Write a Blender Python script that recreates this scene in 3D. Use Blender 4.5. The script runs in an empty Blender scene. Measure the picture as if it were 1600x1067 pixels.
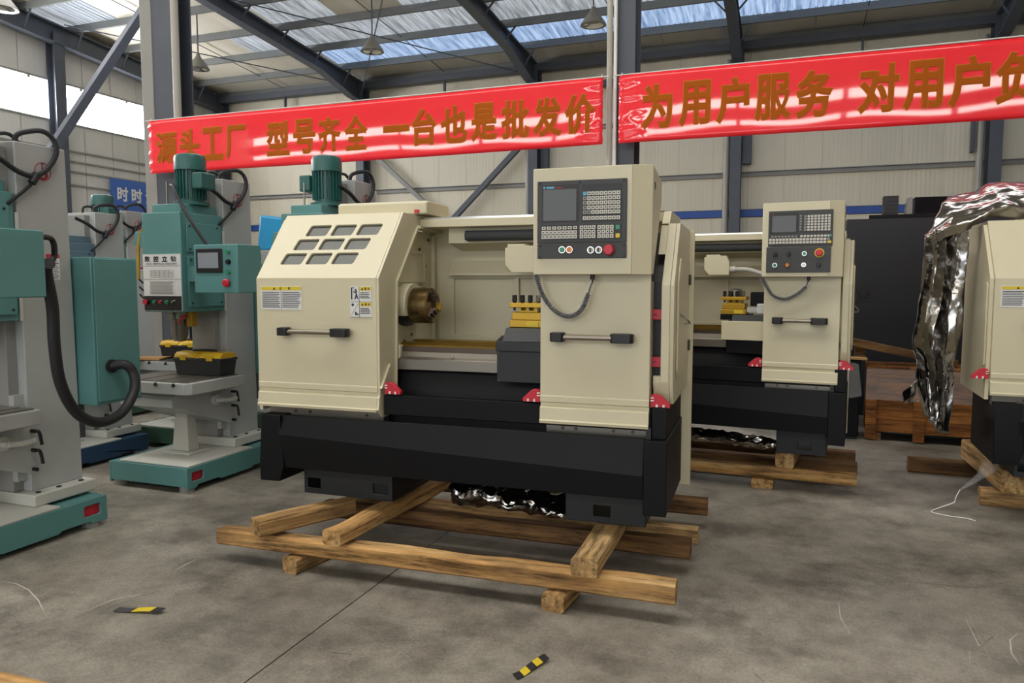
import bpy, bmesh, math, random
from mathutils import Vector, Matrix, noise
from mathutils.geometry import tessellate_polygon
S = bpy.context.scene
COL = S.collection
random.seed(7)
R = math.radians

# ---------------------------------------------------------------- camera
# world axes follow the building: X along the back wall, Y towards it
cam = bpy.data.cameras.new('camera'); cam.sensor_width = 36; cam.lens = 36*1155/1600; cam.clip_end = 200
co = bpy.data.objects.new('camera', cam); COL.objects.link(co)
co.location = (0, 0, 1.6); co.rotation_euler = (R(90-4.63), 0, R(20.2)); S.camera = co
# ---------------------------------------------------------------- world and light
W = bpy.data.worlds.new('daylight'); S.world = W; W.use_nodes = True
bg = W.node_tree.nodes['Background']; bg.inputs[0].default_value = (.62, .78, 1, 1); bg.inputs[1].default_value = 1.0
def area(name, loc, rot, sx, sy, power, col):
    l = bpy.data.lights.new(name, 'AREA'); l.shape = 'RECTANGLE'; l.size = sx; l.size_y = sy; l.energy = power; l.color = col
    o = bpy.data.objects.new(name, l); COL.objects.link(o); o.location = loc; o.rotation_euler = [R(a) for a in rot]
# daylight through the open gate in the wall behind the camera and through the roof lights over the aisle
area('gate_daylight', (-2.0, -9.7, 3.0), (90, 0, 0), 9, 5.0, 260, (1, .965, .90))
area('roof_light_daylight', (-7, 2.0, 9.7), (0, 0, 0), 20, 2.6, 1000, (1, .975, .93))
area('roof_light_daylight', (-6, 12.0, 8.9), (0, 0, 0), 24, 2.4, 600, (.97, .985, 1))
S.view_settings.view_transform = 'Standard'; S.view_settings.look = 'None'
S.view_settings.exposure = 0.0; S.view_settings.gamma = 1; S.view_settings.use_curve_mapping = False
S.cycles.max_bounces = 7; S.cycles.diffuse_bounces = 4; S.cycles.caustics_reflective = False; S.cycles.caustics_refractive = False
S.cycles.sample_clamp_indirect = 6

# ---------------------------------------------------------------- helpers: mesh
class MB:
    def __init__(s): s.v = []; s.f = []
    def add(s, v, f):
        n = len(s.v); s.v += [tuple(p) for p in v]; s.f += [tuple(i+n for i in q) for q in f]; return s
    def box(s, x0, x1, y0, y1, z0, z1):
        v = [(x, y, z) for z in (z0, z1) for y in (y0, y1) for x in (x0, x1)]
        return s.add(v, [(0,2,3,1),(4,5,7,6),(0,1,5,4),(2,6,7,3),(0,4,6,2),(1,3,7,5)])
    def plate(s, outline, holes, axis, a0, a1):
        loops = [outline]+list(holes)
        def P(p, a): return {'x': (a, p[0], p[1]), 'y': (p[0], a, p[1]), 'z': (p[0], p[1], a)}[axis]
        flat = [p for l in loops for p in l]; n = len(flat)
        tris = tessellate_polygon([[Vector((p[0], p[1], 0)) for p in l] for l in loops])
        v = [P(p, a0) for p in flat]+[P(p, a1) for p in flat]
        f = [tuple(t) for t in tris]+[(t[2]+n, t[1]+n, t[0]+n) for t in tris]
        k = 0
        for l in loops:
            m = len(l)
            for i in range(m):
                j = (i+1) % m; f.append((k+i, k+j, k+j+n, k+i+n))
            k += m
        return s.add(v, f)
    def prism(s, poly, axis, a0, a1): return s.plate(poly, [], axis, a0, a1)
    def cyl(s, p0, p1, r0, r1=None, n=16):
        r1 = r0 if r1 is None else r1
        return s.rings([(p0, r0), (p1, r1)], n)
    def rings(s, pr, n=16, caps=True):
        # rings of radius r at points p, axis taken between the first and last point
        d = (Vector(pr[-1][0])-Vector(pr[0][0])).normalized()
        u = d.orthogonal().normalized(); w = d.cross(u); v = []; f = []
        for p, r in pr:
            for i in range(n):
                a = 2*math.pi*i/n; v.append(Vector(p)+u*math.cos(a)*r+w*math.sin(a)*r)
        for k in range(len(pr)-1):
            for i in range(n):
                j = (i+1) % n; f.append((k*n+i, k*n+j, k*n+n+j, k*n+n+i))
        if caps: f.append(tuple(range(n))[::-1]); f.append(tuple((len(pr)-1)*n+i for i in range(n)))
        return s.add(v, f)
    def tube(s, pts, r, n=8, sub=6):
        pts = [Vector(p) for p in pts]; path = []
        if sub > 1 and len(pts) > 2:
            q = [2*pts[0]-pts[1]]+pts+[2*pts[-1]-pts[-2]]
            for i in range(1, len(q)-2):
                for k in range(sub):
                    t = k/sub; a, b, c, d = q[i-1:i+3]
                    path.append(.5*((2*b)+(c-a)*t+(2*a-5*b+4*c-d)*t*t+(3*b-a-3*c+d)*t**3))
            path.append(pts[-1])
        else: path = pts
        v = []; f = []; u = None
        for i, p in enumerate(path):
            d = (path[min(i+1, len(path)-1)]-path[max(i-1, 0)]).normalized()
            u = d.orthogonal().normalized() if u is None else (u-d*u.dot(d)).normalized()
            w = d.cross(u)
            for k in range(n):
                a = 2*math.pi*k/n; v.append(p+(u*math.cos(a)+w*math.sin(a))*r)
        for i in range(len(path)-1):
            for k in range(n):
                j = (k+1) % n; f.append((i*n+k, i*n+j, i*n+n+j, i*n+n+k))
        f.append(tuple(range(n))[::-1]); f.append(tuple((len(path)-1)*n+k for k in range(n)))
        return s.add(v, f)
    def quad(s, a, b, c, d): return s.add([a, b, c, d], [(0, 1, 2, 3)])
    def build(s, name, mat, parent=None, bevel=0, seg=2, loc=None, angle=35, kind=None):
        me = bpy.data.meshes.new(name); me.from_pydata(s.v, [], s.f)
        b = bmesh.new(); b.from_mesh(me); bmesh.ops.recalc_face_normals(b, faces=b.faces); b.to_mesh(me); b.free()
        me.materials.append(M[mat])
        if angle: me.shade_smooth(); me.set_sharp_from_angle(angle=R(angle))
        o = bpy.data.objects.new(name, me); COL.objects.link(o)
        if parent: o.parent = parent
        if loc: o.location = loc
        if bevel:
            m = o.modifiers.new('bevel', 'BEVEL'); m.width = bevel; m.segments = seg; m.limit_method = 'ANGLE'; m.angle_limit = R(40); m.harden_normals = False
        if kind: o['kind'] = kind
        return o
def rrect(x0, x1, z0, z1, r, n=3, shear=0.0):
    pts = []
    for cx, cz, a0 in ((x1-r, z0+r, -90), (x1-r, z1-r, 0), (x0+r, z1-r, 90), (x0+r, z0+r, 180)):
        for k in range(n+1):
            a = R(a0+90*k/n); z = cz+r*math.sin(a); pts.append((cx+r*math.cos(a)+shear*(z-z0), z))
    return pts
def tag(o, label, cat, group=None, kind=None):
    if label: o['label'] = label
    if cat: o['category'] = cat
    if group: o['group'] = group
    if kind: o['kind'] = kind
    return o
def thing(name, label, cat, loc=(0, 0, 0), rz=0, group=None, scale=1):
    o = bpy.data.objects.new(name, None); COL.objects.link(o); o.empty_display_size = .1
    o.location = loc; o.rotation_euler = (0, 0, R(rz)); o.scale = (scale,)*3
    return tag(o, label, cat, group)
def structure(o): o['kind'] = 'structure'; return o
def copy_tree(o, parent=None):
    c = o.copy(); COL.objects.link(c); c.parent = parent
    for ch in list(o.children): copy_tree(ch, c)
    return c
_glyph = {}
def text(body, bold=0.0):
    """lettering as a low relief mesh: verts (x right, y up, z out) and faces"""
    key = (body, bold)
    if key not in _glyph:
        c = bpy.data.curves.new('t', 'FONT'); c.body = body; c.resolution_u = 3; c.bevel_depth = bold; c.bevel_resolution = 0; c.size = 1
        o = bpy.data.objects.new('t', c); COL.objects.link(o)
        dg = bpy.context.evaluated_depsgraph_get(); m = bpy.data.meshes.new_from_object(o.evaluated_get(dg))
        _glyph[key] = ([tuple(v.co) for v in m.vertices], [tuple(p.vertices) for p in m.polygons if p.normal.z > .05])
        bpy.data.objects.remove(o); bpy.data.meshes.remove(m); bpy.data.curves.remove(c)
    return _glyph[key]
def fit_text(mb, body, x0, x1, z0, z1, P, bold=0.0, out=(0, -1, 0)):
    v, f = text(body, bold); used = {i for q in f for i in q}
    a0 = min(v[i][0] for i in used); a1 = max(v[i][0] for i in used); b0 = min(v[i][1] for i in used); b1 = max(v[i][1] for i in used)
    h = .05*(z1-z0); res = []
    for p in v:
        q = P(x0+(p[0]-a0)/max(a1-a0, 1e-6)*(x1-x0), z0+(p[1]-b0)/max(b1-b0, 1e-6)*(z1-z0)); e = h*max(p[2], 0)/max(bold, .01)*.06
        res.append((q[0]+out[0]*e, q[1]+out[1]*e, q[2]+out[2]*e))
    mb.add(res, f)
# ---------------------------------------------------------------- helpers: materials
M = {}
def lin(c):
    c = c.lstrip('#'); r = [int(c[i:i+2], 16)/255 for i in (0, 2, 4)]
    return [x/12.92 if x <= .04045 else ((x+.055)/1.055)**2.4 for x in r]+[1]
class NT:
    def __init__(s, name):
        m = bpy.data.materials.new(name); m.use_nodes = True; s.m = m; s.t = m.node_tree; s.n = s.t.nodes; s.b = s.n['Principled BSDF']; M[name] = m
    def node(s, ty, **kw):
        n = s.n.new(ty)
        for k, v in kw.items():
            if k.startswith('i_'): n.inputs[k[2:].replace('_', ' ')].default_value = v
            else: setattr(n, k, v)
        return n
    def link(s, a, b): s.t.links.new(a, b)
    def coords(s, scale=(1, 1, 1), src='Object', rnd=False):
        tc = s.node('ShaderNodeTexCoord'); mp = s.node('ShaderNodeMapping'); mp.inputs['Scale'].default_value = scale
        s.link(tc.outputs[src], mp.inputs[0])
        if rnd:
            oi = s.node('ShaderNodeObjectInfo'); mu = s.node('ShaderNodeMath', operation='MULTIPLY'); mu.inputs[1].default_value = 37
            s.link(oi.outputs['Random'], mu.inputs[0]); s.link(mu.outputs[0], mp.inputs['Location'])
        return mp.outputs[0]
    def noise(s, vec, scale, detail=4, rough=.55):
        n = s.node('ShaderNodeTexNoise'); n.inputs['Scale'].default_value = scale; n.inputs['Detail'].default_value = detail; n.inputs['Roughness'].default_value = rough
        if vec is not None: s.link(vec, n.inputs['Vector'])
        return n.outputs[0]
    def ramp(s, fac, stops):
        r = s.node('ShaderNodeValToRGB'); e = r.color_ramp.elements
        while len(e) < len(stops): e.new(.5)
        for k, (p, c) in zip(e, stops): k.position = p; k.color = c if len(c) == 4 else list(c)+[1]
        s.link(fac, r.inputs[0]); return r.outputs[0]
    def mix(s, fac, a, b, mode='MIX'):
        m = s.node('ShaderNodeMix', data_type='RGBA', blend_type=mode)
        for i, x in ((0, fac), (6, a), (7, b)):
            if hasattr(x, 'links'): s.link(x, m.inputs[i])
            else: m.inputs[i].default_value = x
        return m.outputs[2]
    def bump(s, h, strength=.2, dist=.01):
        b = s.node('ShaderNodeBump'); b.inputs['Strength'].default_value = strength; b.inputs['Distance'].default_value = dist
        s.link(h, b.inputs['Height']); s.link(b.outputs[0], s.b.inputs['Normal'])
def paint(name, col, rough=.45, metal=0.0, var=.08, grain=0.0, gscale=350, spec=.5, vscale=2.5):
    t = NT(name); c = lin(col); v = t.coords()
    n = t.noise(v, vscale, 5); d = [x*(1-var) for x in c[:3]]+[1]; e = [min(1, x*(1+var)) for x in c[:3]]+[1]
    t.link(t.ramp(n, [(.3, d), (.7, e)]), t.b.inputs['Base Color'])
    t.b.inputs['Roughness'].default_value = rough; t.b.inputs['Metallic'].default_value = metal; t.b.inputs['Specular IOR Level'].default_value = spec
    if grain: t.bump(t.noise(v, gscale, 2), grain, .002)
    return t
def emit(name, col, strength, rough=.4):
    t = NT(name); t.b.inputs['Base Color'].default_value = (.02, .02, .02, 1); t.b.inputs['Emission Color'].default_value = lin(col); t.b.inputs['Emission Strength'].default_value = strength; t.b.inputs['Roughness'].default_value = rough
    return t
paint('cream', '#cfc7aa', .38, var=.025, grain=.12, gscale=420)
paint('cream_inner', '#cfc7aa', .5, var=.03)
paint('black_paint', '#07080c', .5, var=.1, grain=.12, gscale=380, spec=.22)
paint('charcoal', '#1d2023', .5, var=.08, grain=.1)
paint('panel_grey', '#3d3e40', .55, var=.04)
paint('black_plastic', '#151516', .45, var=.05)
paint('rubber', '#1b1c20', .55, var=.08)
paint('teal', '#588a89', .48, var=.05, grain=.18, gscale=260)
paint('motor_green', '#2b5f5b', .38, var=.06)
paint('deep_green', '#2c4a38', .5, var=.08)
paint('deep_blue', '#22415f', .5, var=.06)
paint('machine_grey', '#a9acab', .5, var=.05, grain=.22, gscale=200)
paint('light_grey', '#c3c3bb', .5, var=.05, grain=.1)
paint('steel', '#88837a', .34, .85, var=.1)
paint('bright_bar', '#8f877c', .3, .9, var=.03)
paint('chrome', '#d8d6d0', .14, 1.0, var=.02)
paint('dark_steel', '#5c5048', .38, .8, var=.12)
paint('chuck_steel', '#7d6a45', .25, .9, var=.12)
paint('brass', '#b8922c', .32, .5, var=.12)
paint('way_gold', '#7d6226', .35, .7, var=.2, vscale=8)
paint('red_plastic', '#c01f33', .4, var=.03)
paint('green_lamp', '#1c8a63', .3, var=.02)
paint('orange_lamp', '#e07a25', .3, var=.02)
paint('white_paint', '#e6e5e0', .5, var=.02)
paint('label_white', '#dcdcdc', .45, var=.02)
paint('label_yellow', '#d9c02f', .45, var=.03)
paint('ink', '#26262a', .6, var=.02)
paint('ink_red', '#b5303a', .6, var=.02)
paint('key_cap', '#cfccc2', .5, var=.03)
paint('key_grey', '#8f8f8c', .5, var=.03)
paint('key_blue', '#5fb0cf', .5, var=.02)
paint('toolbox_yellow', '#e0b41f', .4, var=.03)
paint('toolbox_black', '#23262b', .45, var=.05)
paint('structural_steel', '#4c515b', .5, var=.08)
paint('enclosure_black', '#1b1d24', .5, var=.06)
paint('purlin_grey', '#6b6e6e', .5, var=.08)
paint('blue_grey', '#5b7686', .5, var=.05)
paint('structural_grey', '#8d8c88', .55, var=.06)
paint('pipe_grey', '#aaa79d', .4, var=.06)
paint('blue_sign', '#3f68b8', .45, var=.03)
paint('blue_trim', '#244f9c', .5, var=.05)
paint('cyan_plastic', '#2f9bd2', .4, var=.05)
paint('lamp_grey', '#84827a', .4, .3, var=.05)
paint('character_gold', '#a9560c', .7, var=.05, spec=.15)
paint('character_edge', '#cf7f35', .7, var=.04, spec=.15)
paint('cardboard', '#b58f5c', .8, var=.1)
def skins():
    # screen glass
    t = NT('screen_glass'); t.b.inputs['Base Color'].default_value = lin('#3a3a38'); t.b.inputs['Roughness'].default_value = .12
    t = NT('screen_lit'); t.b.inputs['Base Color'].default_value = lin('#8c929a'); t.b.inputs['Roughness'].default_value = .15
    # tinted inspection pane
    t = NT('tinted_pane'); tr = t.node('ShaderNodeBsdfTransparent'); tr.inputs[0].default_value = (.62, .64, .60, 1)
    mx = t.node('ShaderNodeMixShader'); mx.inputs[0].default_value = .45; t.b.inputs['Base Color'].default_value = lin('#5d5f58'); t.b.inputs['Roughness'].default_value = .12
    t.link(tr.outputs[0], mx.inputs[1]); t.link(t.b.outputs[0], mx.inputs[2]); t.link(mx.outputs[0], t.n['Material Output'].inputs[0])
    # clear film
    t = NT('clear_film'); tr = t.node('ShaderNodeBsdfTransparent'); mx = t.node('ShaderNodeMixShader'); mx.inputs[0].default_value = .10
    t.b.inputs['Base Color'].default_value = lin('#f0f0f0'); t.b.inputs['Roughness'].default_value = .08; t.b.inputs['Specular IOR Level'].default_value = 1
    v = t.coords(); t.bump(t.noise(v, 40, 3), .8, .01)
    t.link(tr.outputs[0], mx.inputs[1]); t.link(t.b.outputs[0], mx.inputs[2]); t.link(mx.outputs[0], t.n['Material Output'].inputs[0])
    # silver foil
    t = NT('foil'); t.b.inputs['Metallic'].default_value = 1; t.b.inputs['Roughness'].default_value = .2; t.b.inputs['Base Color'].default_value = lin('#b3b0ac')
    v = t.coords(); t.bump(t.noise(v, 9, 2, .5), .35, .05)
    # banner cloth
    t = NT('banner_red'); v = t.coords((1, 1, 1)); n = t.noise(v, 1.6, 4)
    t.link(t.ramp(n, [(.3, lin('#f4222f')), (.7, lin('#fb2c38'))]), t.b.inputs['Base Color'])
    t.b.inputs['Roughness'].default_value = .5; t.b.inputs['Coat Weight'].default_value = .9; t.b.inputs['Coat Roughness'].default_value = .03; t.b.inputs['Specular IOR Level'].default_value = .2
    # timber: grain along local x
    def wood(name, cs, ringy=7.0):
        t = NT(name); v = t.coords((.55, 9, 9), rnd=True); n = t.noise(v, 1.0, 6, .6)
        big = t.noise(t.coords((1.4, 3, 3), rnd=True), 1.3, 4, .6)
        fine = t.noise(t.coords((2.4, 30, 30), rnd=True), 1.0, 7, .75)
        base = t.ramp(n, [(.28, lin(cs[0])), (.5, lin(cs[1])), (.75, lin(cs[2]))])
        dirt = t.ramp(big, [(.48, (0, 0, 0)), (.66, (.7, .7, .7))])
        c1 = t.mix(dirt, base, lin(cs[3])); cr = t.ramp(fine, [(.38, (.12, .10, .08)), (.47, (.72, .70, .68)), (.62, (1.2, 1.18, 1.15))])
        t.link(t.mix(.8, c1, cr, 'MULTIPLY'), t.b.inputs['Base Color']); t.b.inputs['Roughness'].default_value = .82; t.b.inputs['Specular IOR Level'].default_value = .25
        t.bump(t.mix(.5, fine, n), .8, .012)
    wood('wood_pale', ('#8a6a42', '#c09b68', '#d8bb8b', '#806446'))
    wood('wood_rough', ('#7a5833', '#c79b62', '#e3c48f', '#705439'))
    wood('wood_dark', ('#46331f', '#735536', '#98774f', '#523d2b'))
    wood('wood_crate', ('#6a3d1c', '#94602f', '#ac7640', '#5e3a20'))
    # concrete
    t = NT('concrete'); v = t.coords()
    a = t.noise(v, .5, 7, .62); b = t.noise(v, 1.9, 8, .68); c = t.noise(v, 70, 4, .7); e = t.noise(t.coords((1, 1, 1)), 7, 7, .7)
    base = t.ramp(a, [(.30, lin('#6e6961')), (.5, lin('#8f897f')), (.70, lin('#9f998d'))])
    st = t.ramp(b, [(.43, (1.15, 1.15, 1.14)), (.54, (.86, .85, .84)), (.64, (.50, .49, .48))])
    c1 = t.mix(.9, base, st, 'MULTIPLY')
    c1 = t.mix(.7, c1, t.ramp(e, [(.36, (.72, .72, .71)), (.55, (1.05, 1.05, 1.05))]), 'MULTIPLY')
    # pale scuffs where things were dragged
    sv = t.coords((.35, 2.6, 1)); sc = t.ramp(t.noise(sv, 2.4, 8, .72), [(.58, (0, 0, 0)), (.72, (.55, .55, .55))])
    c2 = t.mix(sc, c1, lin('#a09a90'))
    sp = t.ramp(c, [(.35, (.78, .78, .78)), (.6, (1.08, 1.08, 1.07))]); c3 = t.mix(1, c2, sp, 'MULTIPLY')
    t.link(c3, t.b.inputs['Base Color']); t.link(t.ramp(b, [(.3, (.62, .62, .62)), (.7, (.40, .40, .40))]), t.b.inputs['Roughness'])
    t.bump(t.mix(.4, b, c), .12, .01); t.b.inputs['Specular IOR Level'].default_value = .35
    t = paint('joint_dirt', '#2e2b28', .9)
    paint('scratch', '#b9b4a8', .8, var=.15, vscale=30)
    paint('pale_patch', '#8d877d', .75, var=.3, vscale=14)
    paint('tyre_mark', '#59544f', .8, var=.12, vscale=12)
    # sandwich panel walls: fine micro-ribs run up the sheet
    def sheet(name, col, ribs, axis=0, var=.05, rough=.5, strength=.35):
        t = NT(name); v = t.coords(rnd=False); sx = t.node('ShaderNodeSeparateXYZ'); t.link(v, sx.inputs[0])
        m = t.node('ShaderNodeMath', operation='MULTIPLY'); m.inputs[1].default_value = ribs*2*math.pi; t.link(sx.outputs[axis], m.inputs[0])
        s1 = t.node('ShaderNodeMath', operation='SINE'); t.link(m.outputs[0], s1.inputs[0])
        c = lin(col); n = t.noise(t.coords((1, 1, .25), rnd=True), .9, 5)
        t.link(t.ramp(n, [(.3, [x*(1-var) for x in c[:3]]), (.7, [min(1, x*(1+var)) for x in c[:3]])]), t.b.inputs['Base Color'])
        t.bump(s1.outputs[0], strength, .01); t.b.inputs['Roughness'].default_value = rough
    sheet('wall_sheet', '#d2cbb6', 9, strength=.14)
    sheet('wall_sheet_plain', '#cccbc6', 5, 1, strength=.1)
    sheet('roof_sheet', '#d3cdbd', 4, strength=.08)
    # roof lights: translucent ribbed sheets with daylight behind
    def roof_light(name, c0, c1, strength):
        t = NT(name); v = t.coords((9, .6, 1), rnd=True); n = t.noise(v, 1.2, 5, .65)
        t.link(t.ramp(n, [(.36, lin(c0)), (.62, lin(c1))]), t.b.inputs['Emission Color']); t.b.inputs['Emission Strength'].default_value = strength
        t.b.inputs['Base Color'].default_value = lin('#7d8490'); t.b.inputs['Roughness'].default_value = .3
    roof_light('roof_light_blue', '#6583ad', '#b9d2f4', .95)
    roof_light('roof_light_white', '#767a7d', '#d3dae2', .7)
    emit('window_glow', '#fdfdff', 26)
    emit('window_glow_front', '#fffaf2', 20)
skins()
# ================================================================ the hall
YB, XL, XR, YF = 23.0, -20.1, 13.0, -10.0
ROOF0, SL = 8.55, .08                     # underside of the roof sheets at the back wall, rise per metre towards the ridge
def roofz(y): return ROOF0+SL*(YB-max(y, 4))-(SL*(4-y) if y < 4 else 0)
# floor: cast slabs with sawn joints between them
fl = MB().box(XL, XR, YF, YB, -.2, -.006).build('floor', 'joint_dirt'); structure(fl)
JX = [XL, -14.6, -8.6, -1.985, 3.6, 9.6, XR]; JY = [YF, -4.6, 1.2, 7.3, 13.3, YB]
# the joint that shows beside the timbers runs away from the camera at x about -2.4
for i in range(len(JX)-1):
    for j in range(len(JY)-1):
        MB().box(JX[i]+.004, JX[i+1]-.004, JY[j]+.003, JY[j+1]-.003, -.05, 0).build('slab', 'concrete', fl)
# back wall
wb = MB().box(XL, XR, YB+.06, YB+.25, 0, 8.9).build('wall_back', 'wall_sheet'); structure(wb)
pan = None
x = XL; k = 0
while x < XR-.1:
    if pan is None:
        b = MB(); w = .98
        prof = [(0, .024), (.004, .03), (.995, .03), (.999, .024), (.999, -.02), (0, -.02)]
        b.prism([(p[0], -p[1]) for p in prof], 'z', 3.72, 8.6); pan = b.build('panel', 'wall_sheet', wb, loc=(x, YB+.03, 0)); o = pan
        b2 = MB().prism([(p[0], -p[1]) for p in prof], 'z', 0, 3.48); low = b2.build('panel', 'wall_sheet', wb, loc=(x, YB+.03, 0))
    else:
        for src in (pan, low):
            o = src.copy(); COL.objects.link(o); o.location = (x, YB+.03, 0)
    x += 1.0
MB().box(XL, XR, YB-.05, YB+.03, 3.5, 3.7).build('stripe', 'blue_trim', wb)
for z in (4.73, 6.4): MB().prism([(YB-.09, z-.07), (YB, z-.07), (YB, z+.07), (YB-.09, z+.07), (YB-.09, z+.05), (YB-.02, z+.05), (YB-.02, z-.05), (YB-.09, z-.05)], 'x', XL, XR).build('girt', 'structural_grey', wb)
BX = [XL+.2, -13.87, -7.58, -1.43, 5.0, 11.3]
def hsec(w, d, t):
    a = w/2; b = d/2
    return [(-a, -b), (a, -b), (a, -b+t), (t/2, -b+t), (t/2, b-t), (a, b-t), (a, b), (-a, b), (-a, b-t), (-t/2, b-t), (-t/2, -b+t), (-a, -b+t)]
hp = [(p[0], p[1]) for p in hsec(.3, .45, .03)]
for x in BX:
    MB().prism([(x+p[0], YB-.3+p[1]) for p in hp], 'z', 0, 8.2).build('column', 'structural_steel', wb)
    if x > XL+1: MB().cyl((x-.28, YB-.15, 0), (x-.28, YB-.15, 8.0), .09, n=10).build('downpipe', 'pipe_grey', wb)
for x in (-7.58, -1.43, 5.0): MB().box(x+(.17 if x < 4 else -.5), x+(.42 if x < 4 else -.42), YB-.25, YB-.05, 5.0, 5.85).build('junction_box', 'structural_steel', wb, bevel=.01)
# eave lattice under the roof edge and crossed wall braces in one bay
MB().box(XL, XR, YB-.5, YB-.2, 8.18, 8.38).build('eave_beam', 'structural_steel', wb)
MB().box(XL, XR, YB-.42, YB-.22, 7.55, 7.72).build('eave_tie', 'structural_steel', wb)
for x in (-17, -10.7, -4.5, 1.8, 8): MB().box(x-.03, x+.03, YB-.4, YB-.3, 7.72, 8.2).build('hanger', 'structural_steel', wb)
def bar(p0, p1, w, h, name, mat, parent=None):
    p0 = Vector(p0); p1 = Vector(p1); d = (p1-p0).normalized(); s = d.cross(Vector((0, 0, 1))).normalized(); u = s.cross(d)
    v = []
    for p in (p0, p1):
        for a, b in ((-1, -1), (1, -1), (1, 1), (-1, 1)): v.append(p+s*a*w/2+u*b*h/2)
    return MB().add(v, [(0, 1, 2, 3), (7, 6, 5, 4), (0, 4, 5, 1), (1, 5, 6, 2), (2, 6, 7, 3), (3, 7, 4, 0)]).build(name, mat, parent)
bar((-13.65, YB-.3, 6.15), (-9.6, YB-.3, 2.6), .14, .14, 'brace', 'structural_grey', wb)
bar((-7.8, YB-.35, 6.15), (-12.2, YB-.35, 2.0), .16, .16, 'brace', 'structural_steel', wb)
# left gable wall with its strip window
WZ0, WZ1, WY1 = 6.30, 7.38, 19.45
wl = MB()
WY0 = 3.0
wl.box(XL-.2, XL-.06, YF, WY0, WZ0, WZ1).box(XL-.2, XL-.06, YF, YB, 0, WZ0).box(XL-.2, XL-.06, YF, YB, WZ1, 11).box(XL-.2, XL-.06, WY1, YB, WZ0, WZ1)
wl = structure(wl.build('wall_left', 'wall_sheet_plain'))
low = up = None; y = YF
while y < YB-.1:
    if low is None:
        low = MB().box(-.06, 0, .012, .988, 0, WZ0-.06).build('panel', 'wall_sheet_plain', wl, loc=(XL, y, 0))
        up = MB().box(-.06, 0, .012, .988, WZ1+.06, 10.2).build('panel', 'wall_sheet_plain', wl, loc=(XL, y, 0))
    else:
        for s in (low, up):
            o = s.copy(); COL.objects.link(o); o.location = (XL, y, 0)
    y += 1.0
MB().box(XL-.06, XL, WY1+.05, YB, WZ0-.04, WZ1+.04).build('panel', 'wall_sheet_plain', wl)
MB().box(XL-.06, XL, YF, WY0-.05, WZ0-.04, WZ1+.04).build('panel', 'wall_sheet_plain', wl)
for z in (4.45, 4.85, 5.15, 5.45): MB().box(XL, XL+.05, YF, YB, z, z+.05).build('girt', 'structural_grey', wl)
for y in (16.0, 9.5, 3.0): MB().prism([(XL+.2+p[1]*.8, y+p[0]) for p in hsec(.34, .4, .03)], 'z', 0, roofz(y)-.4).build('column', 'structural_steel', wl)
wn = structure(MB().box(XL-.04, XL+.03, WY0, WY1, WZ1, WZ1+.06).box(XL-.04, XL+.03, WY0, WY1, WZ0-.06, WZ0).box(XL-.04, XL+.03, WY1, WY1+.05, WZ0-.06, WZ1+.06).build('window_1', 'structural_grey'))
y = WY0
while y < WY1-.2:
    y2 = min(y+1.65, WY1); MB().box(XL-.05, XL-.03, y+.01, y2-.01, WZ0, WZ1).build('pane', 'window_glow', wn)
    MB().box(XL-.03, XL+.02, y+.7, y+.78, WZ1-.06, WZ1).build('catch', 'structural_grey', wn); y = y2
# right wall, and the wall behind the camera with the two window strips that shine in the banner
structure(MB().box(XR, XR+.2, YF, YB, 0, 11).build('wall_right', 'wall_sheet_plain'))
wf = MB(); ZA0, ZA1, ZB0, ZB1 = 6.54, 6.70, 7.10, 7.40
wf.box(XL, -7, YF-.2, YF, 0, ZA0).box(3.5, XR, YF-.2, YF, 0, ZA0).box(-7, 3.5, YF-.2, YF, 5.7, ZA0).box(XL, XR, YF-.2, YF, ZA1, ZB0).box(XL, XR, YF-.2, YF, ZB1, 11)
wf = structure(wf.build('wall_front', 'wall_sheet_plain'))
for i, (a, b) in enumerate(((ZA0, ZA1), (ZB0, ZB1))):
    wn2 = structure(MB().box(XL, XR, YF-.16, YF-.1, a-.02, a+.02).build('window_%d' % (i+2), 'structural_grey'))
    x = XL
    while x < XR-.5:
        MB().box(x+.05, min(x+3.0, XR), YF-.12, YF-.1, a+.02, b).build('pane', 'window_glow_front', wn2); x += 3.1
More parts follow.
